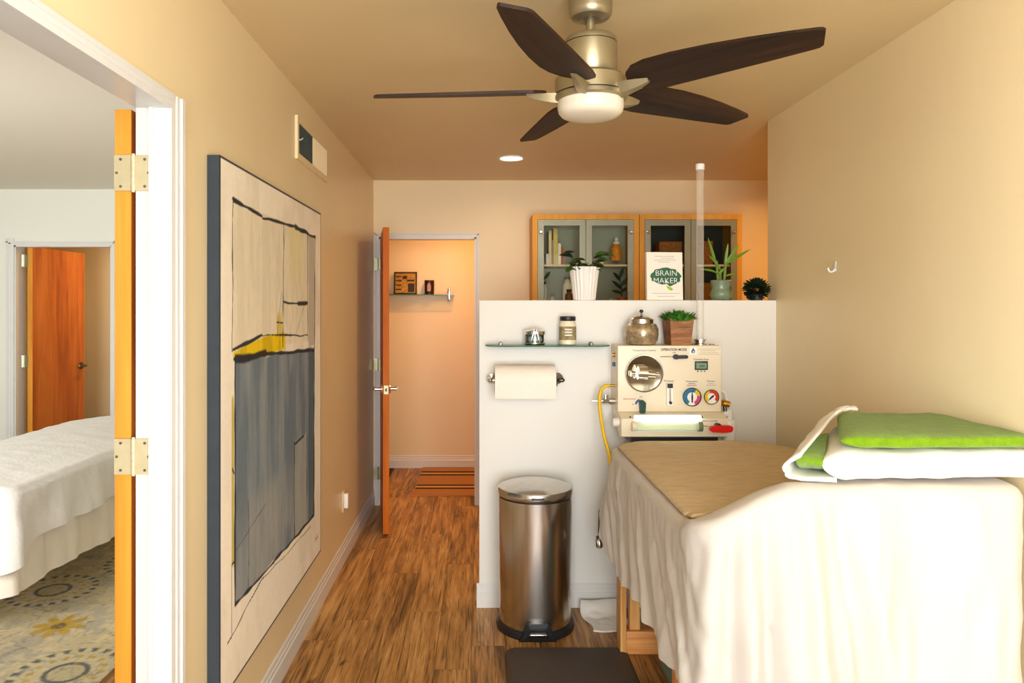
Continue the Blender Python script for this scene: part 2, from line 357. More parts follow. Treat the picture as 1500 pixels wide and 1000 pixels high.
# front wall; its big unseen window is added to bring in daylight
w = MB(); w.box(XLo, -.76, -1.5, -1.4, 0, CH); w.box(1.43, XR+.12, -1.5, -1.4, 0, CH); w.box(-.76, 1.43, -1.5, -1.4, 0, .12); w.box(-.76, 1.43, -1.5, -1.4, 2.4, CH)
struct('wall_front', w, M['wall'], 'beige wall with the large added window behind the viewer', 'wall')
wf = MB()
for a, b in ((-.76,-.71),(.31,.36),(1.38,1.43)): wf.box(a, b, -1.49, -1.42, .12, 2.4)
wf.box(-.76, 1.43, -1.49, -1.42, .12, .17); wf.box(-.76, 1.43, -1.49, -1.42, 2.35, 2.4)
wo = struct('added_window_1', wf, M['trim'], 'unseen white framed window added behind the viewer for daylight', 'window')
for a, b in ((-.71,.31),(.36,1.38)): MB().box(a, b, -1.458, -1.452, .17, 2.35).build('pane', M['pane'], wo, 0)
wf = MB()  # left side window, out of view, added to light the right wall
for a, b in ((-.4,-.35),(.175,.225),(.75,.8)): wf.box(-.895, -.825, a, b, .3, 2.3)
for a, b in ((.3,.35),(2.25,2.3)): wf.box(-.895, -.825, -.35, .175, a, b); wf.box(-.895, -.825, .225, .75, a, b)
wo = struct('added_window_3', wf, M['trim'], 'unseen white framed side window added left of the viewer for light', 'window')
for a, b in ((-.35,.175),(.225,.75)): MB().box(-.863, -.857, a, b, .35, 2.25).build('pane', M['pane'], wo, 0)
wf = MB()  # right side window, out of view, added to light the left wall
for a, b in ((-.7,-.65),(-.125,-.075),(.45,.5)): wf.box(XR+.02, XR+.09, a, b, .3, 2.3)
for a, b in ((.3,.35),(2.25,2.3)): wf.box(XR+.02, XR+.09, -.65, -.125, a, b); wf.box(XR+.02, XR+.09, -.075, .45, a, b)
wo = struct('added_window_4', wf, M['trim'], 'unseen white framed side window added right of the viewer for light', 'window')
for a, b in ((-.65,-.125),(-.075,.45)): MB().box(XR+.052, XR+.058, a, b, .35, 2.25).build('pane', M['pane'], wo, 0)
# partition
struct('wall_partition', MB().rbox(-.007, XR, YP, YP+.11, 0, 1.532, .003), M['white'], 'white half height partition wall holding the machine and glass shelf', 'wall', smooth=30)
# side room
SY = 5.87; SX0, SX1, SH = -3.80, -2.995, 2.005
w = MB(); w.box(-4.7, SX0, SY, SY+.11, 0, CH); w.box(SX1, XLo, SY, SY+.11, 0, CH); w.box(SX0, SX1, SY, SY+.11, SH, CH)
struct('wall_side_far', w, M['sidewall'], 'pale wall of the side room with the orange door', 'wall')
struct('wall_side_left', MB().box(-4.7, -4.6, .86, 7.4, 0, CH), M['sidewall'], 'pale outer wall of the side room', 'wall')
w = MB(); w.box(-4.7, -3.85, .86, .96, 0, CH); w.box(-1.65, XLo, .86, .96, 0, CH); w.box(-3.85, -1.65, .86, .96, 0, .7); w.box(-3.85, -1.65, .86, .96, 2.2, CH)
struct('wall_side_near', w, M['sidewall'], 'pale near wall of the side room with its added window', 'wall')
wf = MB()  # unseen side room window, added and placed for its light
for a, b in ((-3.85,-3.8),(-2.775,-2.725),(-1.7,-1.65)): wf.box(a, b, .87, .94, .7, 2.2)
wf.box(-3.85, -1.65, .87, .94, .7, .75); wf.box(-3.85, -1.65, .87, .94, 2.15, 2.2)
wo = struct('added_window_2', wf, M['trim'], 'unseen white framed window added to light the side room', 'window')
for a, b in ((-3.8,-2.775),(-2.725,-1.7)): MB().box(a, b, .902, .908, .75, 2.15).build('pane', M['pane'], wo, 0)
w = MB(); w.box(-4.7, -2.0, 7.3, 7.4, 0, CH); w.box(-2.4, -2.3, SY+.11, 7.3, 0, CH)
struct('wall_beyond', w, M['wall'], 'orange lit wall beyond the far door of the side room', 'wall')
struct('wall_side_lining', MB().box(XLo-.004, XLo-.0005, JY1+.07, SY, 0, CH), M['sidewall'], 'pale painted face of the side room wall behind the open door', 'wall')

# trims ---------------------------------------------------------------
def base_profile(run, h=.118, t=.014):
    # run(a, s): a = out from wall, s = along -> xyz fn
    return [(0,0),(t,0),(t,h*.62),(t*.7,h*.66),(t*.7,h*.78),(t*.45,h*.82),(t*.45,h*.95),(t*.15,h),(0,h)]
def baseboard(name, fn, s0, s1, label):
    b = MB(); b.prism(base_profile(None), fn, s0, s1)
    struct(name, b, M['trim'], label, 'baseboard', smooth=0)
baseboard('baseboard_left', lambda a, z, s: (XL + a, s, z), 1.962, YB-.012, 'white stepped baseboard under the abstract painting')
baseboard('baseboard_hall', lambda a, z, s: (s, 6.72 - a, z), -1.7, 1.1, 'white baseboard along the hall wall')
baseboard('baseboard_partition', lambda a, z, s: (s, YP - a, z), -.02, XR, 'white baseboard along the foot of the partition')
baseboard('baseboard_right', lambda a, z, s: (XR - a, s, z), -1.4, YP-.016, 'white baseboard under the bare right wall')
def casing_prof(w_, t=.017): return [(0,0),(w_,0),(w_,t),(w_*.72,t),(w_*.66,t*.72),(w_*.4,t*.72),(w_*.34,t*.55),(0,t*.5)]
# near left doorway: jamb lining + casing
t1 = thing('trim_1', (XL, JY1, 0), 'white casing and jamb of the near doorway on the left', 'door frame', kind='structure')
MB().box(XLo-.0, XL, 1.873, JY1, 0, JH-.001).build('jamb', M['trim'], t1, 0)
MB().box(XLo, XL, JY0+.02, 1.873, JH-.02, JH).build('head_jamb', M['trim'], t1, 0)
MB().box(XLo, XL, JY0, JY0+.02, 0, JH).build('jamb', M['trim'], t1, 0)
b = MB(); b.prism(casing_prof(.068), lambda a, t, s: (XL+t, 1.872+a, s), 0, 2.052); b.build('side_casing', M['trim'], t1, 0)
b = MB(); b.prism(casing_prof(.036), lambda a, t, s: (XL+t, s, 2.014+a), JY0-.047, 1.8715); b.build('head_casing', M['trim'], t1, 0)
b = MB(); b.prism(casing_prof(.068), lambda a, t, s: (XL+t, JY0+.02-a, s), 0, 2.046); b.build('side_casing', M['trim'], t1, 0)
b = MB(); b.box(XLo-.007, XLo, 1.90, 1.97, 0, 2.046); b.build('back_casing', M['trim'], t1, 0)
# stop strip on the jamb
MB().box(-.858, -.848, 1.864, 1.873, 0, JH-.02).build('door_stop', M['trim'], t1, 0)

def hinge(parent, name, pin, la, lb, z, h=.1, wl=.036, m=None, screws=True):
    # pin (x,y); la, lb: 2D dirs of the two leaves with their screw-side normal
    m = m or M['hinge']
    g = MB()
    for k in range(5): g.cyl((pin[0], pin[1], z+k*h/5+.0008), (pin[0], pin[1], z+(k+1)*h/5-.0008), .0065, n=14)
    g.cyl((pin[0], pin[1], z-.004), (pin[0], pin[1], z+h+.004), .0048, n=12)
    ho = g.build(name, m, parent)
    for (dx, dy), (nx, ny) in (la, lb):
        px, py = pin[0]+dx*.004, pin[1]+dy*.004
        p = MB(); q = [(px, py), (px+dx*wl, py+dy*wl), (px+dx*wl+nx*.003, py+dy*wl+ny*.003), (px+nx*.003, py+ny*.003)]
        p.prism(q, lambda a, b_, s: (a, b_, s), z, z+h); p.build('leaf_plate', m, ho, 0)
        if screws:
            for f, zz in ((.62,.12),(.85,.5),(.62,.88)):
                c = (px+dx*wl*f, py+dy*wl*f)
                MB().cyl((c[0]+nx*.0025, c[1]+ny*.0025, z+h*zz), (c[0]+nx*.0042, c[1]+ny*.0042, z+h*zz), .0038, n=10).build('screw', M['screw'], ho)
    return ho
def lever(parent, M4, m, flip=1):
    # local: plate on x-z plane, pointing -y outward; lever along +x*flip
    g = MB()
    def T(p): return M4 @ Vector(p)
    g.cyl(T((0,0,0)), T((0,-.012,0)), .032, .029, 24); g.cyl(T((0,-.012,0)), T((0,-.05,0)), .011, n=14)
    g.tube([T((0,-.05,0)), T((.02*flip,-.056,0)), (T((.06*flip,-.055,.002))), T((.105*flip,-.05,-.003)), T((.118*flip,-.046,-.006))], [.012,.011,.010,.009,.005], 12)
    return g.build('door_handle', m, parent)

# door 1: folded flat back into the side room, edge towards us
d1 = thing('door_1', (-.94, 1.9, 0), 'wooden door on the left folded back showing its golden edge', 'door', kind='structure')
MB().box(-.950, -.9085, 1.879, 2.67, .008, 2.012).build('door_slab', M['doorface'], d1, 0)
MB().box(-.950, -.9085, 1.874, 1.879, .008, 2.012).build('edge_band', M['dooredge'], d1, 0)
for zz in (1.800, 1.066, .22): hinge(d1, 'hinge', (-.9000, 1.8695), ((-1, 0), (0, -1)), ((1, 0), (0, -1)), zz, .092, .044)
# door 2: back doorway, swung towards us
ang = math.atan2(.145, -.725)
def door_leaf(name, hx, hy, ux, uy, width, height, label, edge_m, face_m, thick=.04, handle_m=None, strike=True, flip=1):
    # hinge corner at (hx,hy); leaf runs along unit u; thickness along n = (uy,-ux) rotated
    u = Vector((ux, uy, 0)).normalized(); n = Vector((u.y, -u.x, 0))
    t = thing(name, (hx, hy, 0), label, 'door', kind='structure')
    def P(a, b, z): return Vector((hx, hy, 0)) + u*a + n*b + Vector((0, 0, z))
    def bx(a0, a1, b0, b1, z0, z1, nm, m, par=t):
        g = MB(); p = [P(a, b, z) for z in (z0, z1) for a, b in ((a0,b0),(a1,b0),(a1,b1),(a0,b1))]
        g.add(p, [(0,3,2,1),(4,5,6,7),(0,1,5,4),(1,2,6,5),(2,3,7,6),(3,0,4,7)]); return g.build(nm, m, par, 0)
    bx(.004, width-.004, 0, thick, .01, height, 'door_slab', face_m)
    bx(width-.004, width, 0, thick, .01, height, 'edge_band', edge_m); bx(0, .004, 0, thick, .01, height, 'edge_band', edge_m)
    hm = handle_m or M['chrome']
    for b0, sgn in ((0, -1), (thick, 1)):
        X = u*flip*-1; Yv = n*(-sgn)       # local -y outwards
        Mx = Matrix(((X.x, Yv.x, 0, 0), (X.y, Yv.y, 0, 0), (0, 0, 1, 0), (0, 0, 0, 1)))
        Mx.translation = P(width-.06, b0, .955)
        lever(t, Mx, hm)
    if strike: 
        lp = bx(width, width+.002, thick*.15, thick*.85, .927, .983, 'latch_plate', M['hinge'])
        bx(width+.002, width+.008, thick*.35, thick*.65, .945, .965, 'latch_bolt', M['black'], lp)
    return t, P, u, n
d2, P2, u2, n2 = door_leaf('door_2', -.718, YB-.006, .118, -.72, .735, 2.02, 'orange brown door in the back wall standing open towards us', M['dooredge2'], M['doorface'], .04)
for zz in (1.775, 1.02, .2): hinge(d2, 'hinge', (-.770, YB-.022), ((1, 0), (0, -1)), ((-1, 0), (0, -1)), zz, .09, .03, M['hinge2'], False)
t2 = thing('trim_2', (-.4, YB, 0), 'thin white casing around the back hall doorway', 'door frame', kind='structure')
for a, b_ in ((DX0, DX0+.018), (DX1-.018, DX1)): MB().box(a-.0, b_, YB+.001, YB+.119, 0, DH).build('jamb', M['trim'], t2, 0)
MB().box(DX0, DX1, YB+.001, YB+.119, DH-.018, DH).build('head_jamb', M['trim'], t2, 0)
b = MB(); b.prism(casing_prof(.034, .016), lambda a, t, s: (DX0+.006-a, YB-t, s), 0, DH+.03); b.build('side_casing', M['trim'], t2, 0)
b = MB(); b.prism(casing_prof(.022, .016), lambda a, t, s: (DX1-.006+a, YB-t, s), 0, DH+.022); b.build('side_casing', M['trim'], t2, 0)
b = MB(); b.prism(casing_prof(.03, .016), lambda a, t, s: (s, YB-t, DH-.004+a), DX0-.028, DX1+.016); b.build('head_casing', M['trim'], t2, 0)
# door 3: far door of the side room
d3, P3, u3, n3 = door_leaf('door_3', SX0+.052, SY+.10, .015, 1, .765, 1.995, 'reddish orange flush door ajar at the far end of the side room', M['dooredge'], M['doorface'], .04, M['darkchrome'], False)
for zz in (1.83, 1.00, .2): hinge(d3, 'hinge', (SX0+.038, SY+.085), ((.7, .7), (.7, -.7)), ((-.9, -.3), (.3, -.9)), zz, .1, .032, M['hinge2'], False)
t3 = thing('trim_3', (-3.4, SY, 0), 'white casing around the far doorway of the side room', 'door frame', kind='structure')
for a, b_ in ((SX0, SX0+.018), (SX1-.018, SX1)): MB().box(a, b_, SY+.001, SY+.109, 0, SH).build('jamb', M['trim'], t3, 0)
MB().box(SX0, SX1, SY+.001, SY+.109, SH-.018, SH).build('head_jamb', M['trim'], t3, 0)
b = MB(); b.prism(casing_prof(.06, .016), lambda a, t, s: (SX0+.006-a, SY-t, s), 0, SH+.05); b.build('side_casing', M['trim'], t3, 0)
b = MB(); b.prism(casing_prof(.03, .016), lambda a, t, s: (SX1-.006+a, SY-t, s), 0, SH+.03); b.build('side_casing', M['trim'], t3, 0)
b = MB(); b.prism(casing_prof(.03, .016), lambda a, t, s: (s, SY-t, SH-.006+a), SX0-.054, SX1+.024); b.build('head_casing', M['trim'], t3, 0)

# ------------------------------------------------------------------ ceiling fan
FX, FY = .335, 2.2
fan = thing('ceiling_fan', (FX, FY, CH), 'five blade ceiling fan with dark wood blades and nickel body', 'ceiling fan')
fc = (FX, FY, 0)
MB().lathe([(.066,CH),(.066,2.40),(.064,2.388),(.057,2.379),(.04,2.374),(.032,2.372),(.024,2.378)], fc, 48).build('canopy', M['nickel'], fan)
g = MB(); g.lathe([(.013,2.38),(.013,2.325),(.03,2.318)], fc, 20); g.build('down_rod', M['nickel'], fan)
mo = MB().lathe([(.03,2.322),(.072,2.318),(.078,2.312),(.080,2.304),(.080,2.299)], fc, 48).build('motor_cap', M['nickel'], fan)
MB().lathe([(.0765,2.3),(.0765,2.295)], fc, 48).build('shadow_gap', M['black'], fan)
MB().lathe([(.080,2.296),(.081,2.22),(.074,2.205),(.06,2.20)], fc, 48).build('motor_housing', M['nickel'], fan)
MB().lathe([(.07,2.205),(.1,2.198),(.108,2.19),(.108,2.146)], fc, 48).build('hub', M['nickel'], fan)
MB().lathe([(.104,2.147),(.104,2.141)], fc, 48).build('shadow_gap', M['black'], fan)
MB().lathe([(.108,2.142),(.109,2.130),(.105,2.125),(.10,2.124)], fc, 48).build('light_ring', M['nickel'], fan)
MB().lathe([(.1,2.132),(.1,2.105),(.097,2.092),(.088,2.082),(.07,2.076),(.04,2.073),(.001,2.072)], fc, 48).build('light_shade', M['opal'], fan)
bo = [(.132,.012),(.145,.05),(.175,.078),(.22,.092),(.3,.095),(.4,.089),(.5,.076),(.6,.058),(.655,.046),(.666,.041),(.67,.033),(.650,-.026),(.639,-.034),(.625,-.036),(.5,-.046),(.35,-.056),(.22,-.064),(.17,-.06),(.14,-.03)]
PT = R(13)
for k in range(5):
    th = R(175.2 - 72*k)
    r_ = Vector((math.cos(th), math.sin(th), 0)); s_ = Vector((math.sin(th), -math.cos(th), 0))
    # each blade has its own local X so the grain follows it
    g = MB(); g.prism(bo, lambda a, b_, d: (a*1.015, -b_*math.cos(PT) + d*math.sin(PT), b_*math.sin(PT) + d*math.cos(PT)), -.004, .004)
    o = g.build('blade', M['blade'], fan, 0, local=True)
    o.location = (0, 0, 2.157-CH); o.rotation_euler = (0, 0, th)
    g = MB()
    def IR(a, b_, z):
        p = r_*a + s_*(b_*math.cos(PT)); return (FX+p.x, FY+p.y, 2.157 + b_*math.sin(PT) + z)
    pr = [(.085,.024,-.006,.03),(.12,.024,-.006,.026),(.16,.018,-.006,.018),(.195,.009,-.006,.006)]
    vv = []; 
    for a, hw, zt, dp in pr:
        vv += [IR(a,-hw,zt+.002), IR(a,hw,zt+.002), IR(a,hw*.5,zt-dp), IR(a,-hw*.5,zt-dp)]
    fs_ = [(4*i+j, 4*i+(j+1) % 4, 4*i+4+(j+1) % 4, 4*i+4+j) for i in range(3) for j in range(4)] + [(3,2,1,0),(12,13,14,15)]
    g.add(vv, fs_); g.build('blade_arm', M['nickel'], fan, 40)

# recessed lights
def recessed(x, y, label, power, col, r=.07):
    t = thing('recessed_light', (x, y, CH), label, 'ceiling light', 'recessed ceiling lights')
    MB().lathe([(r*1.22,CH+.002),(r*1.22,CH-.004),(r*1.1,CH-.009),(r,CH-.006),(r*.96,CH-.003)], (x, y, 0), 40, cap=False).build('trim_ring', M['trim'], t)
    MB().cyl((x,y,CH-.003), (x,y,CH-.0005), r*.97, n=40).build('lens', M['lamp'], t)
    area('downlight', (x, y, CH-.013), (0, 0, 0), r*1.8, r*1.8, power, col, True, 165)
WARM = (1.0, .66, .32)
recessed(.197, 4.63, 'small round glowing downlight in the ceiling before the back wall', 2.6, WARM)
recessed(-.12, 5.95, 'round downlight in the hall ceiling behind the doorway', 10.5, (1.0, .45, .11))
recessed(2.35, 4.6, 'round downlight in the passage ceiling behind the right wall', 9, (1.0, .5, .14))
recessed(-2.9, 6.7, 'round downlight in the room beyond the side room', 9, (1.0, .62, .3))

# ------------------------------------------------------------------ colour grids (painting, rug)
def color_grid(name, fn_pos, fn_col, nu, nv, m, parent=None):
    u, v = np.meshgrid(np.linspace(0,1,nu), np.linspace(0,1,nv)); u = u.ravel(); v = v.ravel()
    pos = fn_pos(u, v); col = np.clip(fn_col(u, v), 0, 255)/255
    col = np.where(col <= .04045, col/12.92, ((col+.055)/1.055)**2.4)
    i, j = np.meshgrid(np.arange(nu-1), np.arange(nv-1)); a = (j*nu+i).ravel()
    faces = np.stack([a, a+1, a+nu+1, a+nu], 1)
    L = np.array(ORIG[parent.name]) if parent else np.array([pos[:,0].mean(), pos[:,1].mean(), pos[:,2].min()])
    me = bpy.data.meshes.new(name); me.from_pydata((pos-L).tolist(), [], faces.tolist())
    at_ = me.color_attributes.new('Col', 'FLOAT_COLOR', 'POINT'); at_.data.foreach_set('color', np.concatenate([col, np.ones((len(col),1))], 1).astype(np.float32).ravel())
    me.materials.append(m); o = bpy.data.objects.new(name, me); COL.objects.link(o)
    if parent: o.parent = parent; ORIG[o.name] = ORIG[parent.name]
    else: o.location = L.tolist(); ORIG[o.name] = tuple(L)
    return o
def vnoise(x, y, seed=0):
    rs = np.random.RandomState(seed); T = rs.rand(64, 64)
    xi = np.floor(x).astype(int); yi = np.floor(y).astype(int); fx = x-xi; fy = y-yi
    fx = fx*fx*(3-2*fx); fy = fy*fy*(3-2*fy)
    g = lambda a, b: T[a % 64, b % 64]
    return (g(xi,yi)*(1-fx)+g(xi+1,yi)*fx)*(1-fy) + (g(xi,yi+1)*(1-fx)+g(xi+1,yi+1)*fx)*fy
def fbm(x, y, s=0): return (vnoise(x,y,s)+.5*vnoise(2*x,2*y,s+1)+.25*vnoise(4*x,4*y,s+2))/1.75
def ss(a, b, x): t = np.clip((x-a)/(b-a), 0, 1); return t*t*(3-2*t)
def mixc(c, col, m): return c*(1-m[:,None]) + np.array(col, float)*m[:,None]
PX = -.7716; PY0, PY1, PZ0, PZ1 = 2.135, 3.485, .322, 1.949
def paint(u, v):
    Y = PY0+(PY1-PY0)*u; Z = PZ0+(PZ1-PZ0)*v
    n1 = fbm(Y*9, Z*4, 1); n2 = fbm(Y*30, Z*6, 4); n3 = fbm(Y*60, Z*60, 9)
    c = np.zeros((len(u),3)) + np.array((244,236,220.)); c = mixc(c, (228,218,198), ss(.45,.75,n1)*.6); c = mixc(c, (240,234,220), ss(.5,.8,n2)*.5)
    up = ss(1.34,1.36,Z)*ss(2.245,2.25,Y)*(1-ss(3.36,3.365,Y))*(1-ss(1.825,1.835,Z))
    c = mixc(c, (232,222,196), up*.8); c = mixc(c, (216,206,182), up*ss(.4,.7,n2)*.5)
    c = mixc(c, (226,214,150), up*ss(2.86,2.95,Y)*(1-ss(3.05,3.2,Y))*ss(1.5,1.7,Z)*.5)
    c = mixc(c, (190,182,168), ss(3.23,3.24,Y)*(1-ss(3.35,3.36,Y))*ss(1.31,1.33,Z)*(1-ss(1.815,1.825,Z))*.9)
    # slate field
    top = 1.335 - .03*(Y-2.26)/1.08 + .008*np.sin(Y*14); bot = .561 - .026*(Y-2.26)/1.08 + .006*np.sin(Y*17)
    sl = ss(-.004,.004,top-Z)*ss(-.004,.004,Z-bot)*ss(2.262,2.268,Y)*(1-ss(3.338,3.344,Y))
    sc = np.zeros_like(c) + np.array((128,140,150.)); sc = mixc(sc, (104,118,130), ss(.35,.6,fbm(Y*14,Z*2.2,21))*.9); sc = mixc(sc, (142,150,154), ss(.5,.78,fbm(Y*22,Z*3,33))*.8)
    low = 1-ss(.6,1.0,Z+ (fbm(Y*6,Z*3,40)-.5)*.4); sc = mixc(sc, (160,162,158), low*.6*ss(.3,.6,n1))
    sc = mixc(sc, (168,168,160), ss(2.99,2.995,Y)*(1-ss(3.20,3.205,Y))*(1-ss(.93,.95,Z))*.7)
    sc = mixc(sc, (170,168,160), ss(2.40,2.42,Y)*(1-ss(2.72,2.8,Y))*(1-ss(.80,.9,Z))*.45)
    sc = mixc(sc, (66,84,98), ss(3.22,3.24,Y)*.6)
    c = c*(1-sl[:,None]) + sc*sl[:,None]
    # yellow
    yt = 1.355+.045*np.sin((Y-2.25)/.6*1.7); yb = top+.004
    ye = ss(-.003,.003,yt-Z)*ss(-.003,.003,Z-yb)*ss(2.25,2.255,Y)*(1-ss(2.84,2.86,Y)); c = mixc(c, (236,204,6), ye); c = mixc(c, (196,160,10), ye*ss(.5,.7,n2)*.6)
    c = mixc(c, (214,190,90), ss(2.73,2.735,Y)*(1-ss(2.80,2.805,Y))*ss(1.38,1.4,Z)*(1-ss(1.44,1.5,Z))*.9)
    c = mixc(c, (196,182,92), ss(2.235,2.238,Y)*(1-ss(2.256,2.259,Y))*ss(.68,.70,Z)*(1-ss(1.21,1.23,Z))*.95)
    def line(y0, z0, y1, z1, wd, col=(34,36,40), k=1.0, jit=.0035, sd=0, op=.95):
        nonlocal c
        dy, dz = y1-y0, z1-z0; L2 = dy*dy+dz*dz; t = np.clip(((Y-y0)*dy+(Z-z0)*dz)/L2, 0, 1)
        L = math.sqrt(L2); off = (vnoise(t*L*11+sd*7, t*0+sd, 5)-.5)*2*jit
        d = np.abs(((Y-y0-t*dy)*dz - (Z-z0-t*dz)*dy)/L + off) + np.hypot(Y-y0-t*dy, Z-z0-t*dz)*(((Y-y0)*dy+(Z-z0)*dz < 0) | ((Y-y0)*dy+(Z-z0)*dz > L2))
        wv = wd*.72*(.55+1.0*vnoise(t*L*16+sd*3, t*0+sd+9, 6))
        c = mixc(c, col, (1-ss(wv*.6, wv*1.25, d))*op)
    line(2.247,1.838,2.55,1.815,.0095,sd=1); line(2.55,1.815,3.0,1.832,.0065,sd=2); line(3.0,1.832,3.37,1.822,.0115,sd=3)
    line(2.247,1.838,2.243,1.36,.0045,sd=4,jit=.003); line(2.832,1.822,2.815,1.34,.0055,sd=5,jit=.003); line(3.22,1.822,3.22,1.35,.006,sd=6,jit=.003); line(3.365,1.822,3.35,1.30,.007,sd=7,jit=.004)
    line(2.82,1.517,3.08,1.512,.005,sd=8); line(3.05,1.514,3.22,1.518,.009,sd=9); line(3.16,1.51,3.02,1.385,.0025,sd=10,op=.6)
    line(2.247,1.362,2.55,1.398,.0075,sd=11); line(2.55,1.398,3.22,1.372,.0045,sd=12); line(2.73,1.44,2.82,1.44,.004,sd=13); line(2.73,1.385,2.80,1.56,.0022,sd=14,op=.6)
    line(2.265,1.335,2.6,1.33,.018,sd=15); line(2.6,1.33,3.345,1.300,.009,sd=16); line(3.345,1.31,3.342,.535,.010,sd=17); line(2.266,1.335,2.268,.56,.0075,sd=18)
    line(2.268,.561,2.7,.548,.008,sd=19); line(2.7,.548,3.342,.535,.0075,sd=20); line(2.99,.94,2.99,.545,.0065,sd=21); line(3.2,.93,3.2,.56,.004,sd=22); line(3.0,.93,3.15,.935,.006,sd=23)
    line(2.40,.86,2.40,.57,.003,sd=24,op=.7); line(2.20,.472,2.54,.541,.004,sd=25); line(2.54,.541,2.8,.52,.003,sd=26); line(2.8,.515,3.28,.505,.004,(176,166,110),sd=27); line(2.243,1.0,2.26,.98,.008,sd=28); line(2.238,.70,2.262,.70,.006,sd=29); line(2.24,.7,2.236,.47,.0025,sd=30,op=.5)
    line(2.27,.73,2.6,.79,.0025,sd=31,op=.5)
    # signature scribble
    for q in range(5): line(3.36+q*.015,.40+.012*(q%2),3.37+q*.015,.425-.012*(q%2),.003,sd=40+q,jit=.002)
    e = np.minimum.reduce([Y-PY0, PY1-Y, Z-PZ0, PZ1-Z]); c = mixc(c, (44,48,60), (1-ss(.004,.009,e)))
    return c + (n3[:,None]-.5)*8
pa = thing('abstract_painting', (XL+.02, (PY0+PY1)/2, PZ0), 'large unframed abstract canvas in cream, slate grey and yellow', 'painting')
MB().box(XL+.001, PX-.0012, PY0, PY1, PZ0, PZ1).build('stretcher_side', M['canvasedge'], pa, 0)
color_grid('canvas_face', lambda u, v: np.stack([u*0+PX, PY0+(PY1-PY0)*u, PZ0+(PZ1-PZ0)*v], 1), paint, 470, 540, M['canvas'], pa)
RX0, RX1, RY0, RY1 = -3.9, -1.515, 1.5, 4.62
def rugcol(u, v):
    x = RX0+(RX1-RX0)*u; y = RY0+(RY1-RY0)*v
    n = fbm(x*10, y*10, 3); c = np.zeros((len(u),3))+np.array((198,184,148.)); c = mixc(c, (176,168,148), ss(.45,.6,n)*.8); c = mixc(c, (222,206,168), ss(.5,.7,fbm(x*16,y*16,8))*.6)
    rs = np.random.RandomState(5)
    gx, gy = .56, .43
    for r in range(-1, 8):
        for q in range(-1, 6):
            cx = RX0+.25+q*gx+(r % 2)*gx/2; cy = RY0+.15+r*gy; kind = (q+2*r) % 3
            dx, dy = x-cx, y-cy; d = np.hypot(dx, dy)*1.15; a = np.arctan2(dy, dx)
            slate = (98,100,94); gold = (190,154,62); pale = (202,190,156)
            if kind == 0:
                c = mixc(c, pale, (1-ss(.25,.26,d))*.8)
                c = mixc(c, slate, ss(.075,.08,d)*(1-ss(.10,.105,d))*.9)
                c = mixc(c, (188,176,140), (1-ss(.07,.075,d)))
                c = mixc(c, gold, ss(.14,.15,d)*(1-ss(.17,.18,d))*ss(.2,.5,np.sin(a*16))*.8)
                c = mixc(c, slate, ss(.205,.21,d)*(1-ss(.245,.25,d))*ss(.0,.3,np.sin(a*22)+ (d-.225)*20)*.9)
            elif kind == 1:
                c = mixc(c, (210,196,150), (1-ss(.23,.24,d))*.8)
                c = mixc(c, slate, ss(.08,.085,d)*(1-ss(.105,.11,d))*(ss(-.6,-.2,np.sin(a*18)))*.85)
                c = mixc(c, gold, ss(.19,.195,d)*(1-ss(.215,.22,d))*ss(.0,.4,np.sin(a*20))*.8)
            else:
                pet = .07+.075*np.abs(np.cos(a*4)); c = mixc(c, gold, (1-ss(pet-.012,pet,d))*.9); c = mixc(c, (120,106,70), (1-ss(.035,.04,d)))
    rd = np.abs(fbm(x*13,y*13,50)-.5); c = mixc(c, (120,120,112), (1-ss(.012,.03,rd))*.5); rd = np.abs(fbm(x*11+7,y*11,60)-.5); c = mixc(c, (186,160,90), (1-ss(.008,.02,rd))*.55)
    return c + (fbm(x*90,y*90,12)[:,None]-.5)*26
rg = color_grid('area_rug', lambda u, v: np.stack([RX0+(RX1-RX0)*u, RY0+(RY1-RY0)*v, u*0+.009], 1), rugcol, 300, 390, M['rug'])
tag(rg, 'beige area rug with grey and mustard medallions in the side room', 'rug')
MB().box(RX0, RX1, RY0, RY1, .0005, .0085).build('rug_backing', M['jutec'], rg, 0)

# ------------------------------------------------------------------ draped tables
def rrect(X0, X1, Y0, Y1, rad, n):
    # closed loop, evenly sampled; rad per corner: (near-left, near-right, far-right, far-left)
    pts = []
    for (cx, cy, r, a0) in ((X0+rad[0], Y0+rad[0], rad[0], 180), (X1-rad[1], Y0+rad[1], rad[1], 270), (X1-rad[2], Y1-rad[2], rad[2], 0), (X0+rad[3], Y1-rad[3], rad[3], 90)):
        for k in range(13): a = R(a0+90*k/12); pts.append((cx+r*math.cos(a), cy+r*math.sin(a)))
    P = np.array(pts); P = np.vstack([P, P[:1]]); d = np.r_[0, np.cumsum(np.hypot(*np.diff(P, axis=0).T))]
    t = np.linspace(0, d[-1], n, endpoint=False); xy = np.stack([np.interp(t, d, P[:,0]), np.interp(t, d, P[:,1])], 1)
    nx = np.roll(xy, -2, 0)-np.roll(xy, 2, 0); nx = np.stack([nx[:,1], -nx[:,0]], 1); nx /= np.linalg.norm(nx, axis=1)[:,None]
    return xy, nx, t, d[-1]
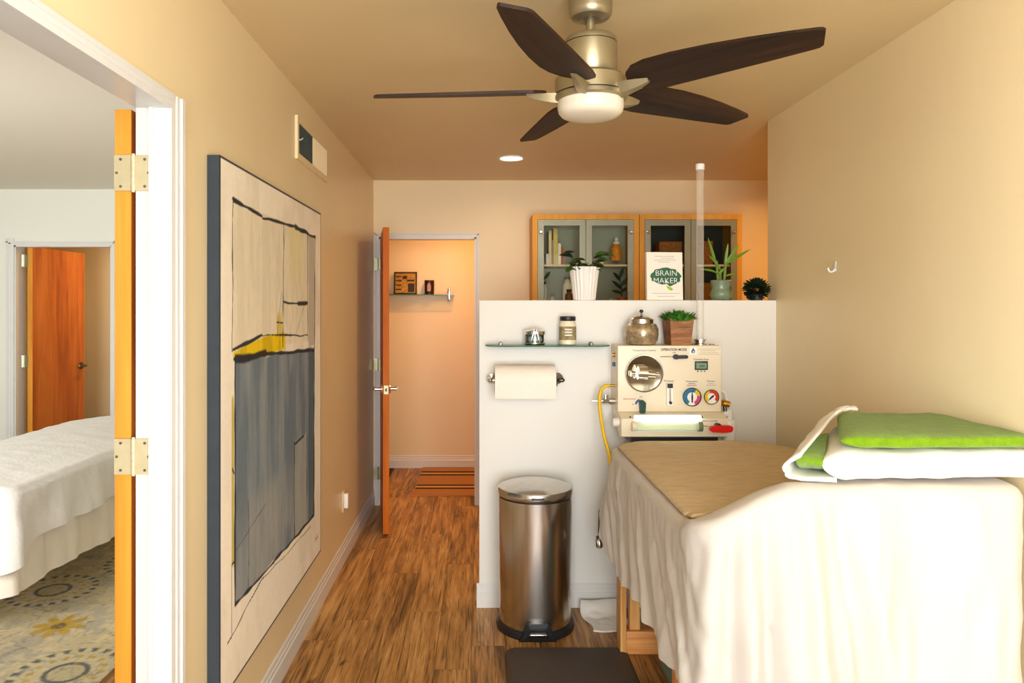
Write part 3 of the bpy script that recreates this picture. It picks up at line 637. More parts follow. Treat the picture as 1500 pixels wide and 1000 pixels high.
def drape(name, X0, X1, Y0, Y1, rad, zt, hem, fold, m, parent, n=420, rows=26, rings=16, er=.03, wr=.0045):
    xy, nr, t, per = rrect(X0, X1, Y0, Y1, rad, n)
    mx, my = (X0+X1)/2, (Y0+Y1)/2; hw, hl = (X1-X0)/2, (Y1-Y0)/2
    med = np.stack([np.full(n, mx) if hl >= hw else np.clip(xy[:,0], X0+hl, X1-hl), np.clip(xy[:,1], Y0+hw, Y1-hw) if hl >= hw else np.full(n, my)], 1)
    inner = xy - nr*er
    V = []
    def wrk(x, y, z): return wr*noise.noise(Vector((x*9, y*9, z*6))) + wr*.5*noise.noise(Vector((x*25, y*25, z*18)))
    for k in range(rings):
        f = k/(rings-1); q = med*(1-f)+inner*f
        for (x, y) in q: V.append((x, y, zt(x, y)+wrk(x, y, 0)*.8))
    for k in range(1, 6):
        a = R(90)*k/6
        for i in range(n):
            x, y = inner[i]+nr[i]*er*math.sin(a); V.append((x, y, zt(*inner[i]) - er*(1-math.cos(a)) + wrk(x, y, 0)))
    for j in range(rows):
        v = j/(rows-1)
        for i in range(n):
            zt_ = zt(*inner[i]) - er; L = zt_ - hem(t[i]/per, *xy[i]); z = zt_ - L*v
            off = fold(t[i], v, xy[i], nr[i]) + wrk(xy[i][0], xy[i][1], z)*2
            V.append((xy[i][0]+nr[i][0]*off, xy[i][1]+nr[i][1]*off, z))
    tot = rings+5+rows
    g = MB(); g.add(V, [(j*n+i, j*n+(i+1) % n, (j+1)*n+(i+1) % n, (j+1)*n+i) for j in range(tot-1) for i in range(n)])
    return g.build(name, m, parent, 70)
def sm(a, b, x): t = min(1, max(0, (x-a)/(b-a))); return t*t*(3-2*t)

# treatment table (frame) and its cover
TX0, TX1, TY0, TY1 = .565, 1.455, 1.90, 3.30
HU = .147
def ztab(x, y):
    r = min(1, max(0, (x-.50)/.33)); r = r*.6 + .4*r*r*(3-2*r)
    ye = 1.96 + 1.35*max(0, x-.91)
    return .878 + HU*r*(1-sm(ye, ye+.17, y))
tb = thing('treatment_table', (1.0, 2.6, 0), 'wooden framed treatment table under the cream sheet', 'table')
for yy in (3.14, 2.22):
    for xx in (.612, 1.372):
        MB().rbox(xx-.012 if xx < 1 else xx, xx+.014 if xx < 1 else xx+.026, yy-.045, yy+.045, 0.001, .80, .002).build('leg', M['pine'], tb)
    for xx in (.645, 1.33): MB().rbox(xx, xx+.045, yy-.02, yy+.025, .102, .80, .003).build('post', M['pine'], tb)
    MB().rbox(.627, 1.37, yy-.03, yy+.04, .001, .1, .003).build('foot_beam', M['pineX'], tb)
    b_ = MB().rbox(.632, .70, yy-.042, yy-.022, .305, .375, .002).build('bolt_block', M['pine'], tb)
    MB().cyl((.658, yy-.042, .345), (.658, yy-.046, .345), .008, n=12).build('bolt', M['black'], b_)
MB().rbox(.627, .652, 2.2, 3.13, .70, .80, .003).build('side_rail', M['pine'], tb); MB().rbox(1.345, 1.37, 2.2, 3.13, .70, .80, .003).build('side_rail', M['pine'], tb)
MB().rbox(.59, 1.42, 1.94, 3.26, .80, .865, .02).build('padded_top', M['cream'], tb)
MB().rbox(1.03, 1.40, 1.95, 2.08, .862, .97, .04).build('raised_pad', M['cream'], tb)
wave_seed = 3.7
def tfold(t, v, p, n_):
    x, y = p
    side = -n_[0]; front = -n_[1]; rear = n_[1]
    w_ = 0
    if n_[0] > .3: return .0
    if side > .3:
        ph = y*34 + 9*v + 1.2*math.sin(y*7)
        w_ += (.010*math.sin(ph) + .007*math.sin(ph*1.9+1) + .004*math.sin(ph*3.3+2)) * v**.7 * (.7+.3*sm(1.9, 2.6, y))
        w_ += .045*v*sm(2.9, 3.25, y)
    if front > .3:
        for c_, sl, wd, am in ((.62,-.05,.018,.022),(.665,-.02,.014,-.02),(.70,.0,.016,.018),(.745,.03,.013,-.018),(.79,.03,.016,.016),(.86,.02,.02,.032),(.90,.07,.012,-.016),(.935,.12,.022,-.034),(1.02,.05,.05,.012),(1.16,.0,.06,-.012),(1.30,-.03,.05,.014)):
            w_ += 2.4*front**3*am*math.exp(-((x-c_-sl*v)/(wd*(1+1.3*v)))**2)*v**.55
        w_ += .008*math.sin(x*19+3*v)*v*front + .025*v*front**2
        w_ += (.012*noise.noise(Vector((x*16+2*v, v*1.6, 2)))+.007*noise.noise(Vector((x*38+3*v, v*3, 5))))*v**.4
    if abs(n_[0]) > .2 and abs(n_[1]) > .2 and x < 1: w_ += .006*v*math.sin(t*70)
    if rear > .3: w_ += .012*v*math.sin(x*22)
    return (w_ + .01*v) * (1-sm(1.38, 1.45, x)*.8)
def them(s, x, y):
    h = .45
    if x < .9: h += .09*math.exp(-((y-3.22)/.10)**2) + .05*sm(3.2, 3.3, y) - .02*sm(2.6, 2.9, y)*(1-sm(2.9,3.2,y))
    if y < 2.0: h = .43 - .12*sm(.58, .8, x)
    return h + .008*math.sin(y*9+x*7)
cv = tag(drape('table_cover', TX0, TX1, TY0, TY1, (.10,.06,.32,.2), ztab, them, tfold, M['cover'], None), 'cream cotton sheet draped over the treatment table', 'sheet')
# tan towel pad on top
def pad(u, v):
    # u across X, v along Y; near edge diagonal
    x = .602 + (1.40-.602)*u
    near = 2.06 + max(0, (x-.66))*1.0
    near = min(near, 2.62)
    far = 3.275 - .12*(1-min(1, u/.2))**2 - .27*max(0, (u-.6)/.4)**2.2
    y = near + (far-near)*v
    if u < .06 and v < .06: y += .012; x += .006
    z = ztab(x, y)+.010+.003*noise.noise(Vector((x*7, y*7, 0)))
    e = min(u, 1-u, v, 1-v)
    return (x, y, z - .007*(1-sm(0, .02, e)))
g = MB(); g.grid(pad, 60, 80)
tp = tag(g.build('towel_pad', M['tan'], None, 60), 'tan ribbed towel pad lying on top of the cream sheet', 'towel')
md = tp.modifiers.new('thick', 'SOLIDIFY'); md.thickness = .008; md.offset = -1

# blanket stack
def shearx(x, y): return x + .62*max(0, y-1.925)*max(0, 1.468-x)/(1.468-.81)
def soft(X0, X1, Y0, Y1, Z0, Z1, nx=60, ny=34, e=.25, amp=.009, lr=.0):
    # soft slab: superellipse cross-section in YZ swept along X, rounded left end
    g = MB(); cy, cz = (Y0+Y1)/2, (Z0+Z1)/2; a, b_ = (Y1-Y0)/2, (Z1-Z0)/2
    def f(u, v):
        x = X0+(X1-X0)*v; k = 1 if v > .12 else math.sqrt(max(0.0, 1-(1-v/.12)**2))*.85+.15*v/.12
        t = 2*PI*u; c, s = math.cos(t), math.sin(t)
        y = cy + a*(abs(c)**e)*(1 if c >= 0 else -1)*(.86+.14*k); z = cz + b_*(abs(s)**(e*1.6))*(1 if s >= 0 else -1)*k
        nz = noise.noise(Vector((x*6, y*6, z*9)))*amp + noise.noise(Vector((x*17, y*14, z*20)))*amp*.4
        x = shearx(x, y)
        if z < Z0+.004: return (x, y, max(z, Z0))
        return (x, y-abs(nz)*.8 if c < 0 else y, max(Z0+.001, z+nz-lr*(1-v)))
    g.grid(f, ny*2, nx, True); n = ny*2; last = len(g.v)-n
    g.f.append(tuple(range(last, last+n))); g.mi.append(0); g.f.append(tuple(range(n))[::-1]); g.mi.append(0)
    return g
ZS = .878+HU+.011
wb = soft(.905, 1.468, 1.925, 2.38, ZS, ZS+.078).build('white_blanket', M['whitecloth'], None, 70)
tag(wb, 'thick folded white blanket stacked on the near end of the table', 'blanket')
def flap(u, v):
    # u along profile, v along Y (0 near)
    pr = [(.95,.004),(.86,.0045),(.818,.010),(.812,.03),(.838,.058),(.885,.092),(.94,.112),(.97,.122),(1.0,.126),(1.03,.127),(1.06,.127)]
    s = u*(len(pr)-1); i = min(int(s), len(pr)-2); f = s-i; x = pr[i][0]*(1-f)+pr[i+1][0]*f; z = pr[i][1]*(1-f)+pr[i+1][1]*f
    yn = 1.925 + .02*math.sin(u*9) + .40*sm(.42, .62, u); y = yn + (2.385-yn)*v
    x = shearx(x, y)
    return (x+.006*noise.noise(Vector((u*14, v*4, 0))), y, ZS+z+.006*noise.noise(Vector((u*10, v*5, 3)))*sm(.1,.3,u))
g = MB(); g.grid(flap, 90, 30); fo = g.build('wrapped_end', M['whitecloth'], wb, 70)
md = fo.modifiers.new('thick', 'SOLIDIFY'); md.thickness = .009; md.offset = 1
gb = soft(.955, 1.466, 1.928, 2.375, ZS+.080, ZS+.122, amp=.005, e=.3).build('green_blanket', M['green'], None, 70)
tag(gb, 'lime green fleece blanket folded on top of the white blanket', 'blanket')
soft(.832, .915, 1.945, 2.30, ZS+.012, ZS+.072, nx=30, amp=.016, e=.8).build('inner_fold', M['green'], gb, 70)

# bed in the side room
BX0, BX1, BY0, BY1 = -2.86, -2.03, 3.10, 4.98
def zbed(x, y): return .705 + .05*math.cos((x-(BX0+BX1)/2)/(BX1-BX0)*PI)*1.0
def bfold(t, v, p, n_): return (.012*math.sin(t*16+2*v+math.sin(t*5))+.006*math.sin(t*37))*v + .015*v + (.03*v if (abs(n_[0]) > .3 and abs(n_[1]) > .3) else 0)
bd = thing('massage_bed', ((BX0+BX1)/2, (BY0+BY1)/2, 0), 'padded massage bed in the side room hidden by white covers', 'bed')
for xx in (BX0+.2, BX1-.38):
    for yy in (BY0+.15, BY1-.25): MB().rbox(xx, xx+.06, yy, yy+.06, .0101, .62, .004).build('leg', M['pine'], bd)
MB().rbox(BX0+.02, BX1-.02, BY0+.02, BY1-.02, .60, .69, .03).build('mattress', M['cream'], bd)
bs = drape('bed_skirt', BX0+.012, BX1-.012, BY0+.012, BY1-.012, (.08,)*4, lambda x, y: zbed(x, y)-.009, lambda s, x, y: .245+.01*math.sin(y*6), lambda t, v, p, n_: .8*bfold(t*1.2, v, p, n_)+.008*v, M['skirt'], None, n=300, rows=16)
tag(bs, 'ivory sheet hanging low around the massage bed under the quilt', 'sheet')
qd = drape('bed_quilt', BX0, BX1, BY0, BY1, (.09,)*4, zbed, lambda s, x, y: .475+.02*math.sin(y*3)-.12*math.exp(-((y-BY0)/.12)**2), lambda t, v, p, n_: bfold(t, v, p, n_)+.012, M['quilt'], None, n=340, rows=16)
tag(qd, 'white quilted coverlet spread over the massage bed', 'quilt')

# ------------------------------------------------------------------ trash can
TC = (.257, 3.405, 0)
can = thing('trash_can', TC, 'brushed stainless steel step trash can standing before the white partition', 'trash can')
MB().lathe([(.168,.035),(.1685,.05),(.171,.3),(.173,.612),(.166,.614)], TC, 64).build('body', M['steel'], can)
MB().lathe([(.182,.001),(.184,.012),(.180,.03),(.172,.036)], TC, 64).build('base_ring', M['black'], can)
MB().lathe([(.169,.612),(.169,.621)], TC, 64).build('shadow_gap', M['black'], can)
lid = MB().lathe([(.174,.62),(.176,.624),(.176,.648),(.172,.655),(.16,.660),(.13,.671),(.08,.679),(.03,.682),(.001,.6825)], TC, 64).build('lid', M['steel'], can)
g = MB()
g.prism([(-.028,.632),(.028,.632),(.03,.636),(.028,.642),(-.028,.642),(-.03,.636)], lambda a, b_, d: (TC[0]+a, TC[1]-math.sqrt(.1775**2-a*a)+d, b_), -.001, .004); g.build('lid_slot', M['black'], lid, 0)
# pedal: housing frame with steel pedal
def ph(a, b_, d): return (TC[0]+a, TC[1]-math.sqrt(.188**2-min(abs(a),.18)**2)-.012+d, b_)
g = MB()
hou = [(-.085,.001),(.085,.001),(.07,.03),(.055,.078),(.045,.088),(-.045,.088),(-.055,.078),(-.07,.03)]; hol = [(-.05,.026),(.05,.026),(.046,.034),(.04,.064),(.036,.068),(-.036,.068),(-.04,.064),(-.046,.034)]
vv = [ph(a,b_,0) for a,b_ in hou]+[ph(a,b_,0) for a,b_ in hol]+[ph(a,b_,.03) for a,b_ in hou]+[ph(a,b_,.02) for a,b_ in hol]
g.add(vv, [(i,(i+1)%8,8+(i+1)%8,8+i) for i in range(8)]+[(i,16+i,16+(i+1)%8,(i+1)%8) for i in range(8)]+[(8+i,8+(i+1)%8,24+(i+1)%8,24+i) for i in range(8)]+[tuple(range(24,32))])
hs = g.build('pedal_housing', M['black'], can, 0)
g = MB(); g.rbox(TC[0]-.038, TC[0]+.038, TC[1]-.206, TC[1]-.184, .036, .046, .003); g.build('pedal', M['steel'], hs)
lw = MB()
def base_lip(u, v):
    a = -PI*.88 + u*PI*.76; r = .184+.012*math.sin(u*PI)**2
    return (TC[0]+r*math.cos(a), TC[1]+r*math.sin(a), .001+.018*v)
# anti fatigue mat
g = MB(); V = []; n_ = 120
for inset, zz in ((0,.0006),(0,.006),(.006,.013),(.016,.0185),(.026,.02),(.2,.02)):
    q, _, _, _ = rrect(.107+inset, .635-inset, 2.25+inset, 3.155-inset, (max(.05-inset, .006),)*4, n_)
    V += [(x, y, zz) for x, y in q]
g.add(V, [(j*n_+i, j*n_+(i+1) % n_, (j+1)*n_+(i+1) % n_, (j+1)*n_+i) for j in range(5) for i in range(n_)] + [tuple(range(5*n_, 6*n_))])
tag(g.build('floor_mat', M['mat'], None), 'dark brown rubber anti fatigue mat lying on the wood floor', 'mat')
# towel on floor beside table
def tw(u, v):
    x = .52+.2*u - .035*v + .012*math.sin(v*7)*(1-u); y = 3.33+.24*v - .01*math.sin(u*6)
    e = min(u, 1-u, v, 1-v)
    z = .006+.03*sm(.55,1,v)*1.6+.010*abs(noise.noise(Vector((x*16, y*20, 1))))*sm(0,.12,e)
    return (x, y, z)
g = MB(); g.grid(tw, 34, 34); o = g.build('floor_towel', M['whitecloth'], None, 60); tag(o, 'crumpled white towel on the floor beside the table leg', 'towel')
md = o.modifiers.new('thick', 'SOLIDIFY'); md.thickness = .005; md.offset = -1
# nozzle hanging beneath the sheet
NZ = -.05
nz = thing('spray_nozzle', (.545, 3.34, .38), 'small chrome spray nozzle hanging beside the table corner', 'nozzle')
MB().tube([(.552,3.34,.56),(.55,3.338,.50+NZ),(.548,3.336,.475+NZ)], [.006,.008,.009], 12).build('hose_end', M['darkchrome'], nz)
MB().lathe([(.008,.478),(.014,.47),(.017,.455),(.015,.44),(.009,.434),(.001,.433)], (.549,3.336,NZ), 20).build('spray_head', M['chrome'], nz)
MB().rbox(.534, .541, 3.33, 3.345, .45+NZ, .49+NZ, .002).build('trigger', M['darkchrome'], nz)
MB().rbox(.553, .575, 3.33, 3.345, .488+NZ, .5+NZ, .002).build('blue_clip', mat('blue_clip', (60,96,150), .4, var=.03), nz)
# storage bag and tray seen beneath the table
g = MB(); g.rbox(.74, 1.2, 2.62, 3.0, .001, .30, .03); tag(g.build('storage_bin', M['tubcyan'], None), 'grey green storage bin tucked under the treatment table', 'bin')

# ------------------------------------------------------------------ wall machine on the partition
MX0, MX1, MZ0, MZ1, MYF = .652, 1.145, 1.0, 1.315, 3.43
mc = thing('hydrotherapy_machine', (.9, YP, .89), 'cream enamel colon hydrotherapy machine mounted on the white partition', 'machine')
MB().rbox(MX0, MX1, MYF, YP-.001, MZ0, MZ1, .004).build('cabinet_body', M['machine'], mc)
# lower console with sloping shoulder
pr = [(YP-.001,MZ0-.001),(MYF,MZ0-.001),(3.362,.978),(3.362,.895),(3.40,.885),(YP-.06,.97),(YP-.001,.97)]
lowc = MB(); lowc.prism(pr, lambda a, b_, d: (d, a, b_), MX0+.004, MX1+.006); lo = lowc.build('lower_console', M['machine'], mc, 0)
MB().box(MX0+.06, MX1-.02, 3.42, YP-.02, .855, .884).build('under_tray', M['black'], mc, 0)
yf = MYF-.0006
def mx(px): return (px-704)*MYF/1057
def mz(py): return 1.5-(py-449)*MYF/1057
# viewing window
vw = MB().lathe([(.088,MYF+.0),(.092,MYF-.003),(.09,MYF-.008),(.084,MYF-.008),(.083,MYF-.001)], (mx(943.5),0,mz(546.5)), 48, 'Y', cap=False).build('window_ring', M['chrome'], mc)
MB().lathe([(.0835,MYF-.0045),(.06,MYF-.0022),(.03,MYF-.001),(.0005,MYF-.0006)], (mx(943.5),0,mz(546.5)), 48, 'Y', cap=False).build('window_back', mat('mirror_bowl', (176,166,146), .08, 1, var=.25, vscale=10, stretch=(.4,1,5)), vw)
vx, vz = mx(943), mz(547)
g = MB(); g.cyl((vx-.035,MYF-.03,vz+.006), (vx+.008,MYF-.03,vz+.004), .031, .033, 20); g.cyl((vx+.01,MYF-.018,vz), (vx+.05,MYF-.018,vz-.004), .019, .017, 18); g.cyl((vx+.05,MYF-.018,vz-.004), (vx+.07,MYF-.018,vz-.004), .008, n=12); g.cyl((vx-.065,MYF-.018,vz), (vx-.045,MYF-.018,vz), .013, n=14)
va = g.build('mixing_valve', M['chrome'], vw)
MB().cyl((vx-.006,MYF-.018,vz), (vx+.0,MYF-.018,vz), .0275, n=20).build('valve_band', M['darkchrome'], va)
# selector handle
g = MB(); g.prism([(-.016,.0),(-.006,.011),(.004,.012),(.012,.007),(.05,.008),(.056,.004),(.056,-.004),(.05,-.008),(.012,-.009),(.0,-.012),(-.008,-.01)], lambda a, b_, d: (mx(989)+a, d, mz(522.2)+b_), MYF-.022, MYF-.004); se = g.build('selector_handle', M['black'], mc, 0)
MB().box(mx(967), mx(983), MYF-.006, MYF-.003, mz(522.6), mz(521.6)).build('pointer', M['darkchrome'], se, 0)
# timer
tm = MB().rbox(mx(1017.5), mx(1036.5), MYF-.006, MYF, mz(541.5), mz(528.8), .001).build('timer', M['black'], mc)
MB().box(mx(1019.5), mx(1034.5), MYF-.0075, MYF-.006, mz(539.6), mz(531.4)).build('timer_screen', M['lcd'], tm, 0)
text('timer_digits', '000', .017, M['black'], tm, at(mx(1027.5), MYF-.0079, mz(536)))
for k in (1022, 1027, 1032): MB().cyl((mx(k),MYF,mz(543.6)), (mx(k),MYF-.003,mz(543.6)), .003, n=10).build('timer_button', M['black'], tm)
# labels
def mt(body, px, py, size, m='navy', al='CENTER', sx=1.0, off=0.0): return text('lettering', body, size, M[m], mc, at(mx(px), yf, mz(py)), al, sx, off=off)
mt('Temperature Control', 943.5, 513, .0125, 'blueprint'); mt('OPERATION MODE', 987, 512, .0165, 'navy', sx=.86, off=.0004); mt('OFF', 987.5, 516.4, .0085)
mt('Treatment Timer', 1027, 526.2, .0105); mt('Flowmeter', 980, 557.6, .011); mt('Temperature', 1013, 558.4, .0105); mt('Pressure', 1041.5, 558.2, .0105)
mt('Flow Control', 922, 584, .0105, 'redprint'); mt('OFF', 939, 581, .007); mt('ON', 927.5, 592, .007)
for px, py, wd, m in ((1013,561.5,10,'blueprint'),(1013,564,14,'redprint'),(1041,561.5,8,'greyprint'),(1041.5,564,14,'greyprint')):
    MB().box(mx(px-wd/2), mx(px+wd/2), yf-.0003, MYF, mz(py+.35), mz(py-.35)).build('print_line', M[m], mc, 0)
# maker plate with drop logo
MB().box(mx(1010.5), mx(1020.5), MYF-.0012, MYF, mz(519), mz(508.5)).build('logo_plate', M['letterwhite'], mc, 0)
dp = [(0,.016)] + [(.009*math.cos(R(a)), -.002+.009*math.sin(R(a))) for a in range(30, -211, -20)]
g = MB(); g.prism(dp, lambda a, b_, d: (mx(1015.3)+a, d, mz(514)+b_), MYF-.0018, MYF-.0012); g.build('drop_logo', M['blueprint'], mc, 0)
g = MB(); g.prism([(-.002,.000),(.002,.000),(.004,-.006),(0,-.008),(-.003,-.006)], lambda a, b_, d: (mx(1015.6)+a, d, mz(514)+b_), MYF-.0022, MYF-.0018); g.build('drop_highlight', M['letterwhite'], mc, 0)
pl = MB().box(mx(1023), mx(1055), MYF-.0012, MYF, mz(519), mz(510)).build('maker_plate', M['machine'], mc, 0)
for py, a, b_ in ((511,1023.5,1054.5),(513.3,1026,1048),(516,1026,1052),(518.6,1023.5,1054.5)): MB().box(mx(a), mx(b_), MYF-.0016, MYF-.0012, mz(py+.3), mz(py-.3)).build('plate_line', M['greyprint'], pl, 0)
# flowmeter
fm = MB().rbox(mx(975.5), mx(984.5), MYF-.02, MYF, mz(592.5), mz(560.5), .002).build('flowmeter', M['letterwhite'], mc)
MB().box(mx(976), mx(984), MYF-.021, MYF-.0195, mz(567.5), mz(561)).build('flow_cap', M['black'], fm, 0)
MB().cyl((mx(980),MYF-.021,mz(586)), (mx(980),MYF-.021,mz(568)), .003, n=10).build('flow_tube', M['acrylic'], fm)
MB().cyl((mx(980),MYF-.019,mz(588.6)), (mx(980),MYF-.034,mz(588.6)), .007, n=14).build('flow_knob', M['black'], fm)
for k in range(7): MB().box(mx(977), mx(979), MYF-.0206, MYF-.0199, mz(570+k*2.3+.3), mz(570+k*2.3)).build('flow_tick', M['greyprint'], fm, 0)
# gauges
def gauge(px, py, r, segs):
    c = (mx(px), mz(py))
    go = MB().lathe([(r*1.02,MYF),(r*1.05,MYF-.012),(r*1.0,MYF-.014),(r*.94,MYF-.010)], (c[0],0,c[1]), 40, 'Y', cap=False).build('gauge', M['darkchrome'], mc)
    MB().cyl((c[0],MYF-.0085,c[1]), (c[0],MYF-.0095,c[1]), r*.97, n=40).build('dial', M['gauge'], go)
    for a0, a1, m in segs:
        n = 14; out = []; inn = []
        for i in range(n+1):
            a = R(a0+(a1-a0)*i/n); out.append((math.cos(a)*r*.93, math.sin(a)*r*.93)); inn.append((math.cos(a)*r*.55, math.sin(a)*r*.55))
        g = MB()
        for i in range(n): g.prism([inn[i], out[i], out[i+1], inn[i+1]], lambda a, b_, d: (c[0]+a, d, c[1]+b_), MYF-.0100, MYF-.0096)
        g.build('dial_sector', M[m], go, 0)
    return go, c
g1, c1 = gauge(1013, 581, .042, ((62,240,'gblue'),(10,62,'gyel'),(-68,10,'gmag')))
MB().prism([(-.003,-.026),(.003,-.026),(.004,.0),(.001,.03),(-.001,.03),(-.004,.0)], lambda a, b_, d: (c1[0]+a, d, c1[1]+b_), MYF-.0125, MYF-.0110).build('needle', M['navy'], g1, 0)
g2, c2 = gauge(1041.5, 581, .034, ((-40,100,'gred'),(100,112,'gmag'),(112,235,'gyel')))
MB().prism([(-.010,-.014),(-.014,-.010),(.0,.006),(.014,.012),(.008,.0)], lambda a, b_, d: (c2[0]+a, d, c2[1]+b_), MYF-.0125, MYF-.0110).build('needle', M['black'], g2, 0)
# green knob
kx, kz = mx(939.5), mz(594)
kn = MB(); kn.prism([(-.014,.018),(-.004,.03),(.006,.027),(.016,.016),(.013,-.03),(-.010,-.031)], lambda a, b_, d: (kx+a, d, kz+b_), MYF-.03, MYF-.004); kn = kn.build('flow_knob_green', M['dgreen'], mc, 0)
n = 10; g = MB()
for i in range(n):
    a, b_ = R(105+65*i/n), R(105+65*(i+1)/n); q = [(.02*math.cos(a),.02*math.sin(a)),(.03*math.cos(a),.03*math.sin(a)),(.03*math.cos(b_),.03*math.sin(b_)),(.02*math.cos(b_),.02*math.sin(b_))]
    g.prism(q, lambda a_, b2, d: (kx-.002+a_, d, kz+.003+b2), MYF-.0012, MYF-.0003)
g.build('dial_arc', M['blueprint'], mc, 0)
# viewing tube
ly = 3.362
def lx(px): return (px-704)*ly/1057
def lz(py): return 1.5-(py-449)*ly/1057
vt = MB().box(lx(928), lx(1026), ly-.002, ly+.0005, lz(632), lz(607.5)).build('tube_recess', M['letterwhite'], mc, 0)
MB().cyl((lx(940),ly-.016,lz(612)), (lx(1025),ly-.016,lz(612)), .0125, n=16).build('fluorescent_tube', M['tubelight'], vt)
MB().cyl((lx(928),ly-.024,lz(623)), (lx(1022),ly-.024,lz(623)), .021, n=24).build('viewing_tube', M['frost2'], vt)
MB().cyl((lx(1020),ly-.024,lz(623)), (lx(1026),ly-.024,lz(623)), .024, n=24).build('tube_collar', M['celadon'], vt)
MB().cyl((lx(924),ly-.024,lz(623)), (lx(929),ly-.024,lz(623)), .023, n=24).build('tube_collar', M['machine'], vt)
for px in (923, 1028): MB().cyl((lx(px),ly+.0,lz(610.5)), (lx(px),ly-.004,lz(610.5)), .004, n=10).build('screw', M['darkchrome'], lo)
text('lettering', 'Waste Control', .0095, M['navy'], mc, at(lx(1029), ly-.0006, lz(616.3)), 'LEFT'); text('lettering', 'OFF', .008, M['navy'], mc, at(lx(1049), ly-.0006, lz(616.3))); text('lettering', 'DRAIN', .0085, M['navy'], mc, at(lx(1029), ly-.0006, lz(624)), 'LEFT')
# red lever
rl = MB(); rl.prism([(-.05,.008),(-.046,.015),(-.026,.019),(-.012,.021),(.04,.020),(.05,.018),(.055,.01),(.053,-.004),(.046,-.010),(.01,-.013),(-.04,-.010),(-.049,-.003)], lambda a, b_, d: (lx(1052)+a, d, lz(627.5)+b_), ly-.045, ly-.024); rl = rl.build('drain_lever', M['red'], mc, 0)
MB().cyl((lx(1050),ly,lz(623)), (lx(1050),ly-.03,lz(623)), .014, n=18).build('lever_hub', M['black'], rl)
# left side fittings
sx_ = MX0
g = MB(); g.cyl((sx_,3.50,mz(590)), (sx_-.03,3.50,mz(590)), .016, n=16); g.cyl((sx_-.03,3.50,mz(590)), (sx_-.06,3.50,mz(590)), .014, n=6); g.cyl((sx_-.06,3.50,mz(590)), (sx_-.085,3.50,mz(590)), .008, n=12); g.cyl((sx_-.085,3.50,mz(590)), (sx_-.11,3.50,mz(590)), .004, n=10); g.lathe([(.013,.0),(.013,.018),(.004,.02)], (sx_-.045,3.50,mz(590)+.012), 14)
MB.build(g, 'hose_coupling', M['chrome'], mc)
MB().cyl((sx_,3.5,mz(567)), (sx_-.035,3.5,mz(567)), .006, n=12).build('hose_barb', M['brass'], mc)
yz = mz(567)
MB().tube([(sx_-.03,3.5,yz),(sx_-.05,3.498,yz-.002),(sx_-.068,3.494,yz-.018),(sx_-.077,3.488,yz-.05),(sx_-.078,3.48,yz-.10),(sx_-.072,3.46,yz-.17),(sx_-.062,3.44,yz-.24),(sx_-.045,3.41,yz-.31),(sx_-.03,3.39,yz-.42)], .0085, 12).build('yellow_hose', M['yellow'], mc)
for zz, m in ((mz(521),'brass'),(mz(535),'blueprint')): MB().cyl((sx_,3.5,zz), (sx_-.012,3.5,zz), .010, n=12).build('side_button', M[m], mc)
MB().lathe([(.02,-.005),(.02,.02),(.013,.035),(.011,.05)], (sx_-.02,3.42,lz(621)), 20, 'X').build('inlet_cap', M['pvc'], mc)
# right side pipes
rx = MX1
MB().tube([(rx,3.50,mz(592)),(rx+.03,3.47,mz(592)),(rx+.05,3.47,mz(594))], .016, 12).build('brass_fitting', M['brass'], mc)
MB().tube([(rx+.035,3.49,mz(594)),(rx+.037,3.485,mz(606)),(rx+.036,3.48,mz(622))], .009, 12).build('valve_stem', M['darkchrome'], mc)
MB().cyl((rx+.02,3.47,mz(608)), (rx+.045,3.47,mz(608)), .013, n=14).build('clear_nut', M['gauge'], mc)
MB().tube([(rx-.005,3.52,mz(572)),(rx+.02,3.52,mz(573)),(rx+.046,3.52,mz(579)),(rx+.056,3.52,mz(590)),(rx+.056,3.52,mz(601))], [.007]*3+[.009,.014], 12).build('white_tube', M['pvc'], mc)
MB().lathe([(.031,mz(655)),(.031,mz(636)),(.034,mz(636)),(.034,mz(621)),(.031,mz(618)),(.018,mz(617)),(.018,mz(604)),(.013,mz(602))], (rx+.055,3.49,0), 24).build('waste_pipe', M['pvc'], mc)
# top standpipe
sp = (1.069, 3.515, 0)
st = MB().lathe([(.03,MZ1),(.03,MZ1+.005),(.024,MZ1+.010),(.024,MZ1+.018),(.03,MZ1+.022),(.03,MZ1+.026),(.019,MZ1+.028)], sp, 28).build('standpipe_base', M['chrome'], mc)
g = MB(); g.lathe([(.0175,MZ1+.02),(.0175,2.175)], sp, 24, cap=False); g.build('standpipe', M['frost'], mc)
MB().lathe([(.0215,2.165),(.0215,2.192),(.019,2.195)], sp, 24).build('standpipe_cap', M['pvc'], mc)
for dx in (-.055,-.042,.045,.06): MB().cyl((sp[0]+dx,3.50,MZ1), (sp[0]+dx,3.50,MZ1+.004), .004, n=8).build('top_screw', M['darkchrome'], mc)

